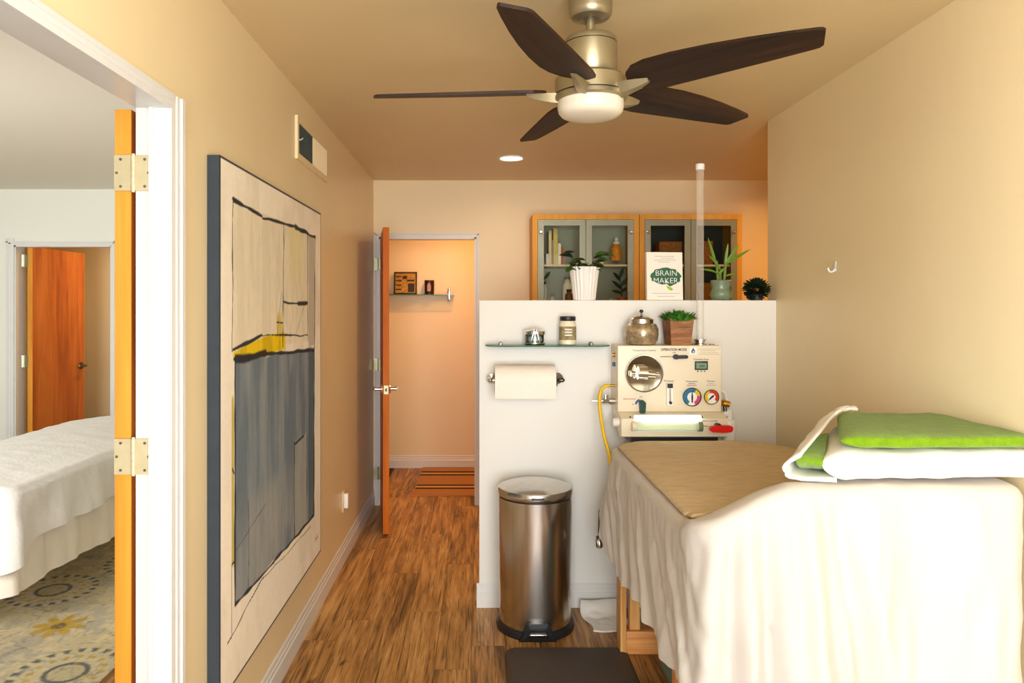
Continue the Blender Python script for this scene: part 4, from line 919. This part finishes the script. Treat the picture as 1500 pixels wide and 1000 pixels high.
# ------------------------------------------------------------------ things on the machine and shelf
jc = (.781, 3.505, MZ1+.0005)
jr = thing('glass_canister', jc, 'squat mottled amber glass canister with silver lid on the machine', 'jar')
MB().lathe([(.055,.0),(.066,.004),(.075,.02),(.08,.05),(.079,.078),(.07,.098),(.06,.104)], jc, 40, rad=lambda t: 1+.03*math.cos(4*t)).build('body', M['mercury'], jr)
ld = MB().lathe([(.056,.103),(.056,.124),(.052,.129),(.03,.138),(.012,.142)], jc, 36).build('lid', M['steel'], jr)
MB().lathe([(.004,.14),(.004,.154),(.009,.158),(.010,.164),(.006,.17),(.001,.171)], jc, 20).build('knob', M['darkchrome'], ld)
pc = (.956, 3.50, MZ1+.0005)
pl_ = thing('wooden_planter', pc, 'square tapered wooden planter with a green succulent on the machine', 'planter')
g = MB(); ra = R(50)
def sq(h, r): return [(pc[0]+r*math.cos(ra+k*PI/2), pc[1]+r*math.sin(ra+k*PI/2), pc[2]+h) for k in range(4)]
vv = sq(0,.068)+sq(.128,.083)+sq(.128,.075)+sq(.11,.07)
g.add(vv, [(3,2,1,0)]+[(4*j+i, 4*j+(i+1)%4, 4*j+4+(i+1)%4, 4*j+4+i) for j in range(3) for i in range(4)]+[(12,13,14,15)])
g.build('planter_box', M['planter'], pl_, 0)
g = MB(); g.add(sq(.114,.0705), [(0,1,2,3)]); g.build('soil', M['soil'], pl_, 0)
def leafgeo(g, p, d, up, ln, wd, bend=.3, n=5):
    d = Vector(d).normalized(); up = Vector(up); sd = d.cross(up)
    if sd.length < 1e-3: sd = d.orthogonal()
    sd.normalize(); upn = sd.cross(d).normalized(); vv = []
    for k in range(n+1):
        t = k/n; w_ = wd*math.sin(PI*min(.98, .12+.86*t))**.8*.5 if k < n else .0006
        c = Vector(p)+d*ln*t + upn*(-bend*ln*t*t)
        vv += [c-sd*w_+upn*w_*.25, c, c+sd*w_+upn*w_*.25]
    fs_ = []
    for k in range(n): fs_ += [(3*k,3*k+1,3*k+4,3*k+3),(3*k+1,3*k+2,3*k+5,3*k+4)]
    g.add(vv, fs_)
rnd = random.Random(3)
g = MB()
for k in range(260):
    a = rnd.random()*2*PI; r = .068*math.sqrt(rnd.random()); el = R(rnd.uniform(25,85))
    leafgeo(g, (pc[0]+r*math.cos(a), pc[1]+r*math.sin(a), pc[2]+.114+.022*(1-r/.068)), (math.cos(a)*math.cos(el), math.sin(a)*math.cos(el), math.sin(el)), (0,0,1), rnd.uniform(.03,.05), .018, .35, 3)
o = g.build('succulent_foliage', M['succ'], pl_, 80); o['kind'] = 'stuff'
# wall glass shelf
gs = thing('glass_shelf', (.3, YP, 1.305), 'clear glass shelf with curved ends on the white partition', 'shelf')
XA, XB = .026, .633
out = [(XA, YP-.002)]
for k in range(13): a = R(90*k/12); out.append((XA+.10-.10*math.cos(a), YP-.055-.075*math.sin(a)))
for k in range(13): a = R(90*k/12); out.append((XB-.10+.10*math.sin(a), YP-.055-.075*math.cos(a)))
out.append((XB, YP-.002))
g = MB(); g.prism(out, lambda a, b_, d: (a, b_, d), 1.306, 1.313); g.build('glass_plate', M['glass'], gs, 0)
g = MB(); rim = [(x, y, 1.3095) for x, y in out[1:-1]]; g.tube(rim, .0038, 8); g.build('glass_edge', M['glassedge'], gs)
for xx in (.10, .55): MB().lathe([(.009,YP-.0005),(.009,YP-.02),(.006,YP-.024)], (xx,0,1.316), 16, 'Y').build('stud', M['darkchrome'], gs)
# chrome jar holder
nc = (.265, 3.545, 1.3135)
nh = thing('cotton_jar', nc, 'small clear jar with chrome bands and lid on the glass shelf', 'jar')
MB().lathe([(.05,.0),(.052,.004),(.052,.01),(.048,.012)], nc, 32).build('base_band', M['chrome'], nh)
MB().lathe([(.046,.008),(.046,.052)], nc, 32, cap=False).build('glass_wall', M['glass'], nh)
MB().lathe([(.052,.05),(.053,.055),(.053,.066),(.045,.072),(.012,.076)], nc, 32).build('lid', M['chrome'], nh)
g = MB(); g.tube([(nc[0]-.02,nc[1]-.05,nc[2]+.012),(nc[0]-.012,nc[1]-.054,nc[2]+.05),(nc[0]-.004,nc[1]-.05,nc[2]+.075),(nc[0]-.004,nc[1]-.02,nc[2]+.088)], .004, 10); g.tube([(nc[0]+.02,nc[1]-.05,nc[2]+.012),(nc[0]+.012,nc[1]-.054,nc[2]+.05),(nc[0]+.004,nc[1]-.05,nc[2]+.075),(nc[0]+.004,nc[1]-.02,nc[2]+.088)], .004, 10)
g.build('clasp', M['chrome'], nh)
MB().lathe([(.03,.012),(.04,.02),(.04,.04),(.02,.048)], nc, 20).build('cotton', mat('blue_grey_swabs', (176,182,188), .7, var=.4, vscale=60), nh)
oc = (.428, 3.545, 1.3135)
ol = thing('oil_jar', oc, 'glass jar of creamy coconut oil with black lid on the shelf', 'jar')
MB().lathe([(.036,.0),(.04,.004),(.041,.02),(.041,.098),(.036,.112),(.035,.118)], oc, 36).build('jar_body', M['oil'], ol)
MB().lathe([(.0415,.024),(.0415,.09)], oc, 36, cap=False).build('paper_label', M['label'], ol)
MB().lathe([(.030,.036),(.030,.037)], oc, 24).build('jar_ring', M['oil'], ol)
g = MB(); 
for k in range(3):
    zz = oc[2]+.045+k*.014; n = 6
    for i in range(n):
        a0 = R(-90-26+52*i/n); a1 = R(-90-26+52*(i+.8)/n); q = [(oc[0]+.0421*math.cos(a0), oc[1]+.0421*math.sin(a0)), (oc[0]+.0421*math.cos(a1), oc[1]+.0421*math.sin(a1))]
        g.add([(q[0][0],q[0][1],zz),(q[1][0],q[1][1],zz),(q[1][0],q[1][1],zz+.006),(q[0][0],q[0][1],zz+.006)], [(0,1,2,3)])
g.build('label_print', M['letterwhite'], ol, 0)
MB().lathe([(.038,.117),(.039,.119),(.039,.137),(.037,.139)], oc, 36).build('lid', M['black'], ol)
# paper towel
pz = 1.142; py_ = 3.517
hd = thing('towel_holder', (.22, YP, pz), 'chrome wall holder carrying the paper towel roll', 'holder')
MB().cyl((.05,py_,pz), (.395,py_,pz), .008, n=14).build('rod', M['chrome'], hd)
MB().lathe([(.013,.046),(.014,.052),(.010,.058)], (0,py_,pz), 16, 'X').build('end_cap', M['chrome'], hd)
MB().lathe([(.028,YP-.0005),(.026,YP-.008),(.01,YP-.012),(.009,py_)], (.385,0,pz), 24, 'Y').build('wall_arm', M['darkchrome'], hd)
MB().lathe([(.034,.366),(.03,.372),(.012,.38),(.009,.392),(.012,.402),(.004,.41)], (0,py_,pz), 24, 'X').build('end_finial', M['darkchrome'], hd)
MB().lathe([(.03,YP-.0005),(.024,YP-.008),(.008,YP-.012),(.008,py_)], (.056,0,pz), 20, 'Y').build('wall_arm', M['chrome'], hd)
rt = thing('paper_towel_roll', (.213, py_, pz-.077), 'white paper towel roll on the chrome wall holder', 'paper roll')
g = MB(); g.cyl((.069,py_-.001,pz-.0), (.361,py_,pz), .0765, .0765, 56, cap=False)
for x0 in (.069, .361): g.lathe([(.0765,0),(.022,0)], (x0,py_,pz), 56, 'X', cap=False)
g.build('roll', M['paper'], rt)
def sheet(u, v):
    a = R(-30-100*v); r = .0772+.004*v**3
    return (.069+.292*u, py_+r*math.cos(a)*-1, pz+r*math.sin(a))
g = MB(); g.lathe([(.022,.068),(.022,.362)], (0,py_,pz), 24, 'X', cap=False); g.build('core', M['cardboard'], rt)
g = MB(); g.grid(lambda u, v: (.069+.292*u, py_-.0775+.012*v+.0*u, pz-.008-.075*v), 4, 10); g.build('loose_sheet', M['paper'], rt)

# ------------------------------------------------------------------ things on the partition ledge
PT_ = 1.5325
wc = (.527, 3.665, PT_)
wp = thing('potted_vine', wc, 'white fluted ceramic pot with trailing dark leaves on the partition', 'plant')
MB().lathe([(.053,.0),(.055,.004),(.066,.1),(.073,.155),(.077,.163),(.076,.168),(.070,.168),(.068,.15)], wc, 80, rad=lambda t: 1+.03*math.cos(t*22)).build('pot', M['pot'], wp)
MB().cyl((wc[0],wc[1],wc[2]+.148), (wc[0],wc[1],wc[2]+.153), .068, n=24).build('soil', M['soil'], wp)
stems = [[(0,0,.15),(-.03,-.02,.19),(-.07,-.03,.215),(-.105,-.035,.235)],[(0,0,.15),(-.02,-.03,.18),(-.05,-.05,.19)],[(.02,0,.15),(.05,-.01,.185),(.075,-.015,.215),(.10,-.02,.24),(.115,-.02,.235)],[(0,.01,.15),(.01,-.03,.17),(.04,-.05,.165)],[(-.01,0,.15),(-.06,-.03,.175),(-.075,-.06,.15)]]
rnd = random.Random(11)
for s_ in stems:
    pts = [Vector(wc)+Vector(p) for p in s_]; MB().tube(pts, .002, 6).build('stem', M['leafdark'], wp)
    for i in range(1, len(pts)):
        for q in range(3):
            t = rnd.random(); p = pts[i-1].lerp(pts[i], t); a = rnd.uniform(-PI, .3)
            g = MB(); leafgeo(g, p, (math.cos(a), math.sin(a)*.7, rnd.uniform(-.2,.5)), (0,-.6,.8), rnd.uniform(.04,.065), rnd.uniform(.022,.034), .3); g.build('leaf', M['leafdark' if rnd.random() < .6 else 'leaf'], wp, 80)
# book
bk = thing('upright_book', (.931, 3.655, PT_), 'white book with a green brain picture standing on the partition', 'book')
TB = Matrix.Translation((.931, 3.64, PT_)) @ Matrix.Rotation(R(-4), 4, 'X') @ Matrix.Rotation(R(3), 4, 'Z')
def bb(x0, x1, y0, y1, z0, z1, nm, m, par=bk): 
    return MB().box(x0, x1, y0, y1, z0, z1, TB).build(nm, m, par, 0)
bb(-.092, .092, 0, .003, 0, .244, 'front_cover', M['bookw']); bb(-.092, .092, .027, .03, 0, .244, 'back_cover', M['bookw']); bb(-.092, -.089, .003, .027, 0, .244, 'spine', M['bookw']); bb(-.089, .089, .003, .027, .003, .241, 'page_block', M['pages'])
brain = []
for k in range(60):
    a = 2*PI*k/60; r = 1+.035*math.sin(a*9)+.02*math.sin(a*14+1); bx, bz = .078*math.cos(a)*r, .047*math.sin(a)*r
    if math.sin(a) < -.2 and math.cos(a) < .2: bz *= .82
    brain.append((bx+.005, bz+.118))
g = MB(); g.prism(brain, lambda a, b_, d: TB @ Vector((a, d, b_)), -.0006, -.0002); g.build('brain_print', M['bookgreen'], bk, 0)
g = MB(); g.prism([(.005,.074),(.02,.07),(.034,.064),(.042,.054),(.034,.048),(.022,.052),(.012,.062)], lambda a, b_, d: TB @ Vector((a, d, b_)), -.0006, -.0002); g.build('leaf_print', M['bookleaf'], bk, 0)
text('title', 'BRAIN', .040, M['letterwhite'], bk, TB @ at(.008, -.0009, .136), sx=1.0, off=-.0006); text('title', 'MAKER', .040, M['letterwhite'], bk, TB @ at(.004, -.0009, .098), sx=1.0, off=-.0006)
for zz, a, b_ in ((.222,-.05,.05),(.212,-.02,.05),(.202,-.055,.06),(.192,-.035,.03),(.034,-.065,.075),(.018,-.04,.05)): bb(a, b_, -.0006, -.0001, zz, zz+.0022, 'print_line', M['greyprint'])
# lucky bamboo
vc = (1.22, 3.665, PT_)
vb = thing('lucky_bamboo', vc, 'lime green lucky bamboo in a celadon vase on the partition', 'plant')
MB().lathe([(.036,.0),(.042,.003),(.052,.02),(.053,.036),(.046,.052),(.044,.06),(.048,.078),(.052,.098),(.049,.102),(.044,.1),(.042,.08)], vc, 40).build('vase', M['celadon'], vb)
MB().cyl((vc[0],vc[1],vc[2]+.09), (vc[0],vc[1],vc[2]+.094), .043, n=20).build('pebbles', M['brass'], vb)
for dx, dy, tx, h in ((-.012,0,-.022,.2),(.012,-.01,.022,.19),(.0,.01,.002,.16)):
    pts = [(vc[0]+dx+(tx-dx)*k/6, vc[1]+dy, vc[2]+.08+(h-.08)*k/6) for k in range(7)]
    rs = [.007 if k % 2 else .0062 for k in range(7)]; MB().tube(pts, rs, 10).build('stalk', M['stem'], vb)
for p, d, ln, wd, be in (((-.02,0,.17),(-.32,0,.95),.155,.022,-.05),((.0,0,.15),(-.5,-.2,.75),.10,.022,.2),((.02,0,.17),(.45,-.1,.8),.135,.024,.15),((.022,0,.18),(.75,-.1,.5),.15,.024,.05),((.02,0,.17),(.12,0,.95),.12,.02,-.05),((-.02,0,.14),(-.85,-.2,.35),.085,.02,.35),((.02,0,.12),(.6,-.3,.3),.06,.016,.4),((-.01,0,.13),(.3,-.3,.5),.06,.016,.4),((0,0,.12),(-.4,-.4,.4),.05,.014,.4)):
    g = MB(); leafgeo(g, Vector(vc)+Vector(p), d, (0,-.8,.6), ln, wd*.72, be, 7); g.build('leaf', M['leaflime'], vb, 80)
# small dark shrub
hc = (1.40, 3.665, PT_)
hb = thing('boxwood_ball', hc, 'small dark bushy plant at the wall end of the partition', 'plant')
MB().lathe([(.03,.0),(.036,.03),(.034,.032)], hc, 20).build('pot', M['black'], hb)
g = MB(); rnd = random.Random(5)
for k in range(900):
    v = Vector((rnd.gauss(0,1), rnd.gauss(0,1), rnd.gauss(0,1))).normalized(); r = rnd.uniform(.02,1)**.45
    p = Vector((hc[0]+v.x*.06*r, hc[1]+v.y*.045*r, max(PT_+.006, hc[2]+.056+v.z*.048*r)))
    leafgeo(g, p, (v.x, v.y, v.z+.3), (rnd.random(), rnd.random(), 1), .017, .010, .2, 2)
o = g.build('foliage', M['leafdark'], hb, 80); o['kind'] = 'stuff'

# ------------------------------------------------------------------ wall cabinets
CY = 5.14; CZ0, CZ1 = 1.20, 2.157
def cabinet(x0, x1, inside, label):
    t = thing('wall_cabinet', ((x0+x1)/2, YB, CZ0), label, 'cabinet', 'glass door wall cabinets')
    th_ = .036
    for a, b_ in ((x0, x0+th_), (x1-th_, x1)): MB().box(a, b_, CY, YB-.001, CZ0, CZ1).build('side_panel', M['beech'], t, 0)
    for a, b_ in ((CZ0, CZ0+th_), (CZ1-th_, CZ1)): MB().box(x0+th_, x1-th_, CY, YB-.001, a, b_).build('top_panel' if a > 2 else 'bottom_panel', M['beech'], t, 0)
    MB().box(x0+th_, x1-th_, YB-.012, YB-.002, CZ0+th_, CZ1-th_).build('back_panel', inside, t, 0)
    for zz in (1.495, 1.788): MB().box(x0+th_, x1-th_, CY+.03, YB-.013, zz, zz+.014).build('inner_shelf', M['shelfw'], t, 0)
    xm = (x0+x1)/2
    for a, b_, kx in ((x0+th_+.002, xm-.002, x0+th_+.022), (xm+.002, x1-th_-.002, x1-th_-.022)):
        f = .042; dz0, dz1 = CZ0+th_+.002, CZ1-th_-.002
        g = MB(); g.box(a, a+f, CY-.002, CY+.018, dz0, dz1); g.box(b_-f, b_, CY-.002, CY+.018, dz0, dz1); g.box(a+f, b_-f, CY-.002, CY+.018, dz0, dz0+f); g.box(a+f, b_-f, CY-.002, CY+.018, dz1-f, dz1)
        do = g.build('cabinet_door', M['alu'], t, 0)
        MB().box(a+f-.004, b_-f+.004, CY+.006, CY+.01, dz0+f-.004, dz1-f+.004).build('glass_panel', M['cabglass'], do, 0)
        MB().lathe([(.005,CY-.002),(.005,CY-.014),(.012,CY-.018),(.013,CY-.026),(.008,CY-.03)], (kx,0,2.03), 20, 'Y').build('knob', M['chrome'], do)
    return t
CX0, CX1, CX2 = .37, 1.128, 1.863
cabinet(CX0, CX1, M['cabreflect'], 'beech wall cabinet with two glass doors holding books and jars')
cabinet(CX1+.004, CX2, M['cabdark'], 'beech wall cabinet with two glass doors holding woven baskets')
def cpx(px, Y=5.27): return (px-704)*Y/1057
def cpz(py, Y=5.27): return 1.5-(py-449)*Y/1057
SHZ = 1.8025; SHL = 1.5095
def cbook(px0, px1, top, m, k, zb=SHZ, Y=5.28):
    x0, x1, z1 = cpx(px0, Y-.04), cpx(px1, Y-.04), cpz(top, Y-.04)
    t = thing('standing_book', ((x0+x1)/2, Y, zb), k, 'book', 'books on the left cabinet shelf')
    MB().rbox(x0, x1, Y-.07, Y+.06, zb, z1, .002).build('book_cover', M[m], t); MB().box(x0+.002, x1-.002, Y-.068, Y+.0605, z1-.0005, z1+.0004).build('page_edge', M['pages'], t, 0)
cbook(799.5, 803, 372, 'letterwhite', 'thin short white book leftmost on the cabinet shelf')
cbook(803.2, 807.6, 338, 'cream', 'tall cream book second from the left on the shelf')
cbook(808, 809.8, 352, 'greyprint', 'thin grey book squeezed between two tall books on the shelf')
cbook(810, 816.4, 335, 'yellowbox', 'tallest pale yellow book on the left cabinet shelf')
cbook(816.8, 821.2, 357, 'letterwhite', 'white book rightmost but one of the shelf row')
cbook(821.6, 824.4, 362, 'terra', 'short orange book at the right end of the shelf row')
def cjar(px, w_, top, bot, m, label, lid=None, nm='storage_jar', cat='jar', Y=5.28, zb=None):
    x, r = cpx(px, Y), w_/2*Y/1057; zb = zb if zb is not None else SHZ; h = cpz(top, Y)-cpz(bot, Y)
    t = thing(nm, (x, Y, zb), label, cat)
    MB().lathe([(r*.9,0),(r,.004),(r,h*.72),(r*.92,h*.8),(r*.55,h*.9),(r*.5,h)], (x,Y,zb), 24).build('jar_body', M[m], t)
    if lid: MB().lathe([(r*.6,h),(r*.62,h+.004),(r*.62,h+.016),(r*.5,h+.018)], (x,Y,zb), 20).build('lid', M[lid], t)
    return t
oj = cjar(903, 16, 357, 382, 'jarorange', 'glass jar of orange preserve on the upper cabinet shelf', 'gauge', zb=SHZ+.03)
MB().lathe([(.03,-.03),(.033,-.026),(.008,-.018),(.008,-.006),(.03,0)], (cpx(903,5.28),5.28,SHZ+.03), 20).build('foot', M['alu'], oj)
MB().lathe([(.012,.165),(.014,.17),(.012,.19),(.004,.193)], (cpx(903,5.28),5.28,SHZ+.012), 14).build('stopper', M['gauge'], oj)
for px, w_, m, lb in ((872,8,'redprint','small reddish box beside the orange jar on the upper shelf'),(880,7,'cream','small cream box between red box and orange jar'),(842,10,'terra','small orange box behind the trailing vine on the upper shelf')):
    x = cpx(px, 5.26); o = MB().rbox(x-w_/2/205, x+w_/2/205, 5.24, 5.30, SHZ, SHZ+.03, .002).build('small_box', M[m], None); tag(o, lb, 'box')
    MB().box(x-w_/2/205+.004, x+w_/2/205-.004, 5.2392, 5.24, SHZ+.008, SHZ+.022).build('box_label', M['letterwhite'], o, 0)
cjar(831, 14, 402, 440, 'gauge', 'pale glass jar with grey lid on the lower cabinet shelf', 'alu', zb=SHL)
cjar(833.5, 12, 421, 441, 'brownjar', 'brown jar in front of the pale jar on the lower shelf', 'bronze', Y=5.21, zb=SHL)
cjar(798.5, 5, 410, 441, 'letterwhite', 'slim white bottle at the left end of the lower shelf', 'black', nm='slim_bottle', cat='bottle', zb=SHL)
cjar(809.5, 6, 428, 441, 'cream', 'tiny cream bottle beside the slim white bottle', 'brass', nm='tiny_bottle', cat='bottle', zb=SHL)
cjar(896, 12, 431, 441, 'cream', 'small cream cup beside the terracotta pot on the lower shelf', nm='small_cup', cat='cup', zb=SHL)
# bud twig
bt = thing('bud_twig', (cpx(796),5.3,SHL), 'dark leafy twig leaning at the left of the lower shelf', 'plant')
MB().tube([(cpx(796),5.3,SHL),(cpx(797),5.3,cpz(412)),(cpx(801),5.29,cpz(398))], .003, 6).build('stem', M['stem'], bt)
g = MB(); leafgeo(g, (cpx(798),5.29,cpz(408)), (.6,0,.8), (0,-1,.3), .07, .025); g.build('leaf', M['leafdark'], bt, 80)
# terracotta plant
tpx = (cpx(911,5.25), 5.25, SHL)
tpn = thing('terracotta_plant', tpx, 'dark leafy plant in a small terracotta pot inside the cabinet', 'plant')
MB().lathe([(.025,0),(.033,.05),(.036,.05),(.036,.062),(.03,.062)], tpx, 24).build('pot', M['terra'], tpn)
MB().tube([(tpx[0],5.25,SHL+.05),(tpx[0]-.004,5.25,SHL+.13),(tpx[0]-.02,5.25,SHL+.22)], .004, 8).build('stem', M['leafdark'], tpn)
for p, d, ln in (((-.004,0,.12),(-.7,-.1,.7),.09),((-.006,0,.14),(.6,-.1,.8),.09),((-.012,0,.18),(-.6,-.1,.8),.08),((-.015,0,.2),(.3,-.1,.9),.08),((-.004,0,.1),(.8,-.1,.5),.07),((-.004,0,.09),(-.9,-.1,.3),.07)):
    g = MB(); leafgeo(g, Vector(tpx)+Vector(p), d, (0,-.9,.4), ln, .028, .2); g.build('leaf', M['leafdark'], tpn, 80)
def basket(px0, px1, top, bot, label, Y=5.28, zb=None):
    x0, x1 = cpx(px0, Y-.08), cpx(px1, Y-.08); zb = zb if zb is not None else SHZ; h = (bot-top)*(Y-.08)/1057
    t = thing('woven_basket', ((x0+x1)/2, Y, zb), label, 'basket', 'baskets in the right cabinet')
    MB().rbox(x0, x1, Y-.08, Y+.08, zb, zb+h, .006).build('basket_body', M['basket'], t)
    k = 0; z = zb+.01
    while z < zb+h-.006:
        g = MB(); g.tube([(x0-.001,Y-.081,z),(x1+.001,Y-.081,z)], .004, 6); g.build('weave_band', M['basket'], t); z += .014
    MB().rbox(x0-.003, x1+.003, Y-.084, Y+.084, zb+h-.002, zb+h+.008, .004).build('basket_rim', M['basket'], t)
    return t
basket(962, 1001, 372, 388, 'wide low woven basket behind the white book in the cabinet')
basket(966, 999, 355.5, 369, 'upper woven basket stacked on the wide low basket', zb=SHZ+.092)
basket(1029, 1044, 355, 388, 'tall narrow woven basket left of the bamboo in the cabinet')
basket(1029, 1046, 410, 441, 'woven basket on the lower shelf behind the standpipe', zb=SHL)
for px, m, lb in ((1003,'brownjar','brown bottle just right of the white book on the lower shelf'),(1011,'yellowbox','pale bottle between brown bottle and standpipe on the lower shelf')):
    cjar(px, 7, 402, 441, m, lb, 'black', nm='tall_bottle', cat='bottle', zb=SHL)

# ------------------------------------------------------------------ vent, outlet, hook, hall things
vt_ = thing('wall_vent', (XL, 3.46, 2.147), 'beige metal air vent high on the left wall', 'vent')
y0, y1, z0, z1 = 3.15, 3.77, 2.147, 2.337
g = MB()
f = .028
g.box(XL, XL+.012, y0, y0+f*.9, z0, z1); g.box(XL, XL+.012, y1-f, y1, z0, z1); g.box(XL, XL+.012, y0+f*.9, y1-f, z0, z0+f); g.box(XL, XL+.012, y0+f*.9, y1-f, z1-f, z1); g.build('vent_frame', M['wall'], vt_, 0)
MB().box(XL+.0005, XL+.002, y0+f, y1-f, z0+f, z1-f).build('duct_opening', M['ventdark'], vt_, 0)
ym = y0+.30
k = y0+f+.006
while k < ym-.01: 
    MB().box(XL+.001, XL+.009, k, k+.0016, z0+f, z1-f).build('vane', M['ventdark'], vt_, 0); k += .018
k = ym
while k < y1-f-.004:
    g = MB(); g.add([(XL+.001,k,z0+f),(XL+.011,k+.015,z0+f),(XL+.011,k+.015,z1-f),(XL+.001,k,z1-f)], [(0,1,2,3)]); g.build('vane', M['wall'], vt_, 0); k += .016
MB().tube([(XL+.006,y0+f+.008,2.235),(XL+.018,y0+f+.012,2.238),(XL+.022,y0+f+.02,2.246)], .0025, 8).build('damper_lever', M['trim'], vt_)
ou = thing('wall_outlet', (XL, 4.26, .3), 'white outlet plate with plug in low on the left wall', 'outlet')
MB().rbox(XL+.0005, XL+.007, 4.22, 4.295, .295, .415, .002).build('cover_plate', M['wall'], ou)
MB().rbox(XL+.007, XL+.03, 4.24, 4.275, .315, .40, .003).build('night_light', M['pvc'], ou)
hk = thing('wall_hook', (XR, 3.01, 1.63), 'small white adhesive hook on the bare right wall', 'hook')
MB().rbox(XR-.005, XR-.0005, 2.998, 3.018, 1.645, 1.69, .003).build('hook_plate', M['trim'], hk)
MB().tube([(XR-.004,3.008,1.655),(XR-.012,3.008,1.646),(XR-.022,3.008,1.645),(XR-.03,3.008,1.652),(XR-.031,3.008,1.662)], .0045, 10).build('hook_arm', M['trim'], hk)
# hall
def hx(px, Y=6.66): return (px-704)*Y/1057
def hz(py, Y=6.66): return 1.5-(py-449)*Y/1057
HS = hz(431.2)
hsf = thing('hall_shelf', (-.5, 6.72, HS), 'narrow glass shelf on the orange lit hall wall', 'shelf')
MB().rbox(-.98, hx(665), 6.60, 6.719, HS-.006, HS, .002).build('glass_plate', M['glass'], hsf)
MB().box(-.98, hx(665), 6.598, 6.601, HS-.0065, HS+.0005).build('glass_edge', M['glassedge'], hsf, 0)
for px in (657.5, 560): MB().rbox(hx(px)-.012, hx(px)+.012, 6.69, 6.719, HS-.06, HS+.06, .004).build('shelf_bracket', M['chrome'], hsf)
pf = thing('relief_plaque', (hx(593.5), 6.66, HS), 'square gold relief plaque in a dark frame on the hall shelf', 'plaque')
x0, x1, z1 = hx(577), hx(610.5), hz(398.5)
TP = Matrix.Translation((0, 6.655, HS+.003)) @ Matrix.Rotation(R(-6), 4, 'X') @ Matrix.Translation((0, -6.655, -HS))
g = MB()
for a, b_, c_, d_ in ((x0,x0+.012,HS,z1),(x1-.012,x1,HS,z1),(x0,x1,HS,HS+.012),(x0,x1,z1-.012,z1)): g.box(a, b_, 6.65, 6.672, c_+.0005, d_, TP)
g.build('frame', M['bronze'], pf, 0)
MB().box(x0+.006, x1-.006, 6.658, 6.67, HS+.008, z1-.008, TP).build('backing', M['dkgold'], pf, 0)
for k in range(9): MB().box(x0+.016, x0+.07, 6.654, 6.659, HS+.02+k*.02, HS+.03+k*.02, TP).build('relief_band', M['bronze' if k % 2 else 'dkgold'], pf, 0)
for (a, b_, c_, d_, m) in ((.085,.11,.015,.14,'dkgold'),(.08,.12,.14,.17,'bronze'),(.12,.19,.12,.135,'bronze'),(.13,.19,.02,.10,'bronze')): MB().box(x0+a, x0+b_, 6.652, 6.659, HS+c_, HS+d_, TP).build('relief_figure', M[m], pf, 0)
tc_ = (hx(629), 6.66, HS+.0005)
tl = thing('amber_tumbler', tc_, 'dark amber glass tumbler on the hall shelf', 'tumbler')
hh = hz(410.5)-HS
MB().lathe([(.038,0),(.043,.003),(.045,hh),(.041,hh),(.038,.01)], tc_, 28).build('glass_body', M['bronze'], tl)
g = MB(); g.prism([(-.016,.03),(.016,.03),(.018,.08),(.008,.105),(-.008,.105),(-.018,.08)], lambda a, b_, d: (tc_[0]+a, tc_[1]-.0455+d, tc_[2]+b_), 0, .006); g.build('amber_motif', M['amber'], tl, 0)
rg2 = thing('hall_rug', (-.25, 6.2, 0), 'orange jute doormat with dark stripes on the hall floor', 'rug')
HY0, HY1, HX0, HX1 = 5.70, 6.69, -.535, .1
ed = [(5.70,5.895,'jute'),(5.895,5.94,'juteb'),(5.94,5.995,'jutec'),(5.995,6.04,'juteb'),(6.04,6.365,'jute'),(6.365,6.415,'juteb'),(6.415,6.475,'jutec'),(6.475,6.525,'juteb'),(6.525,6.69,'jute')]
for a, b_, m in ed:
    MB().box(HX0-.02*(a < 5.8), HX1, a, b_, .0005, .012).build('woven_stripe', M[m], rg2, 0)
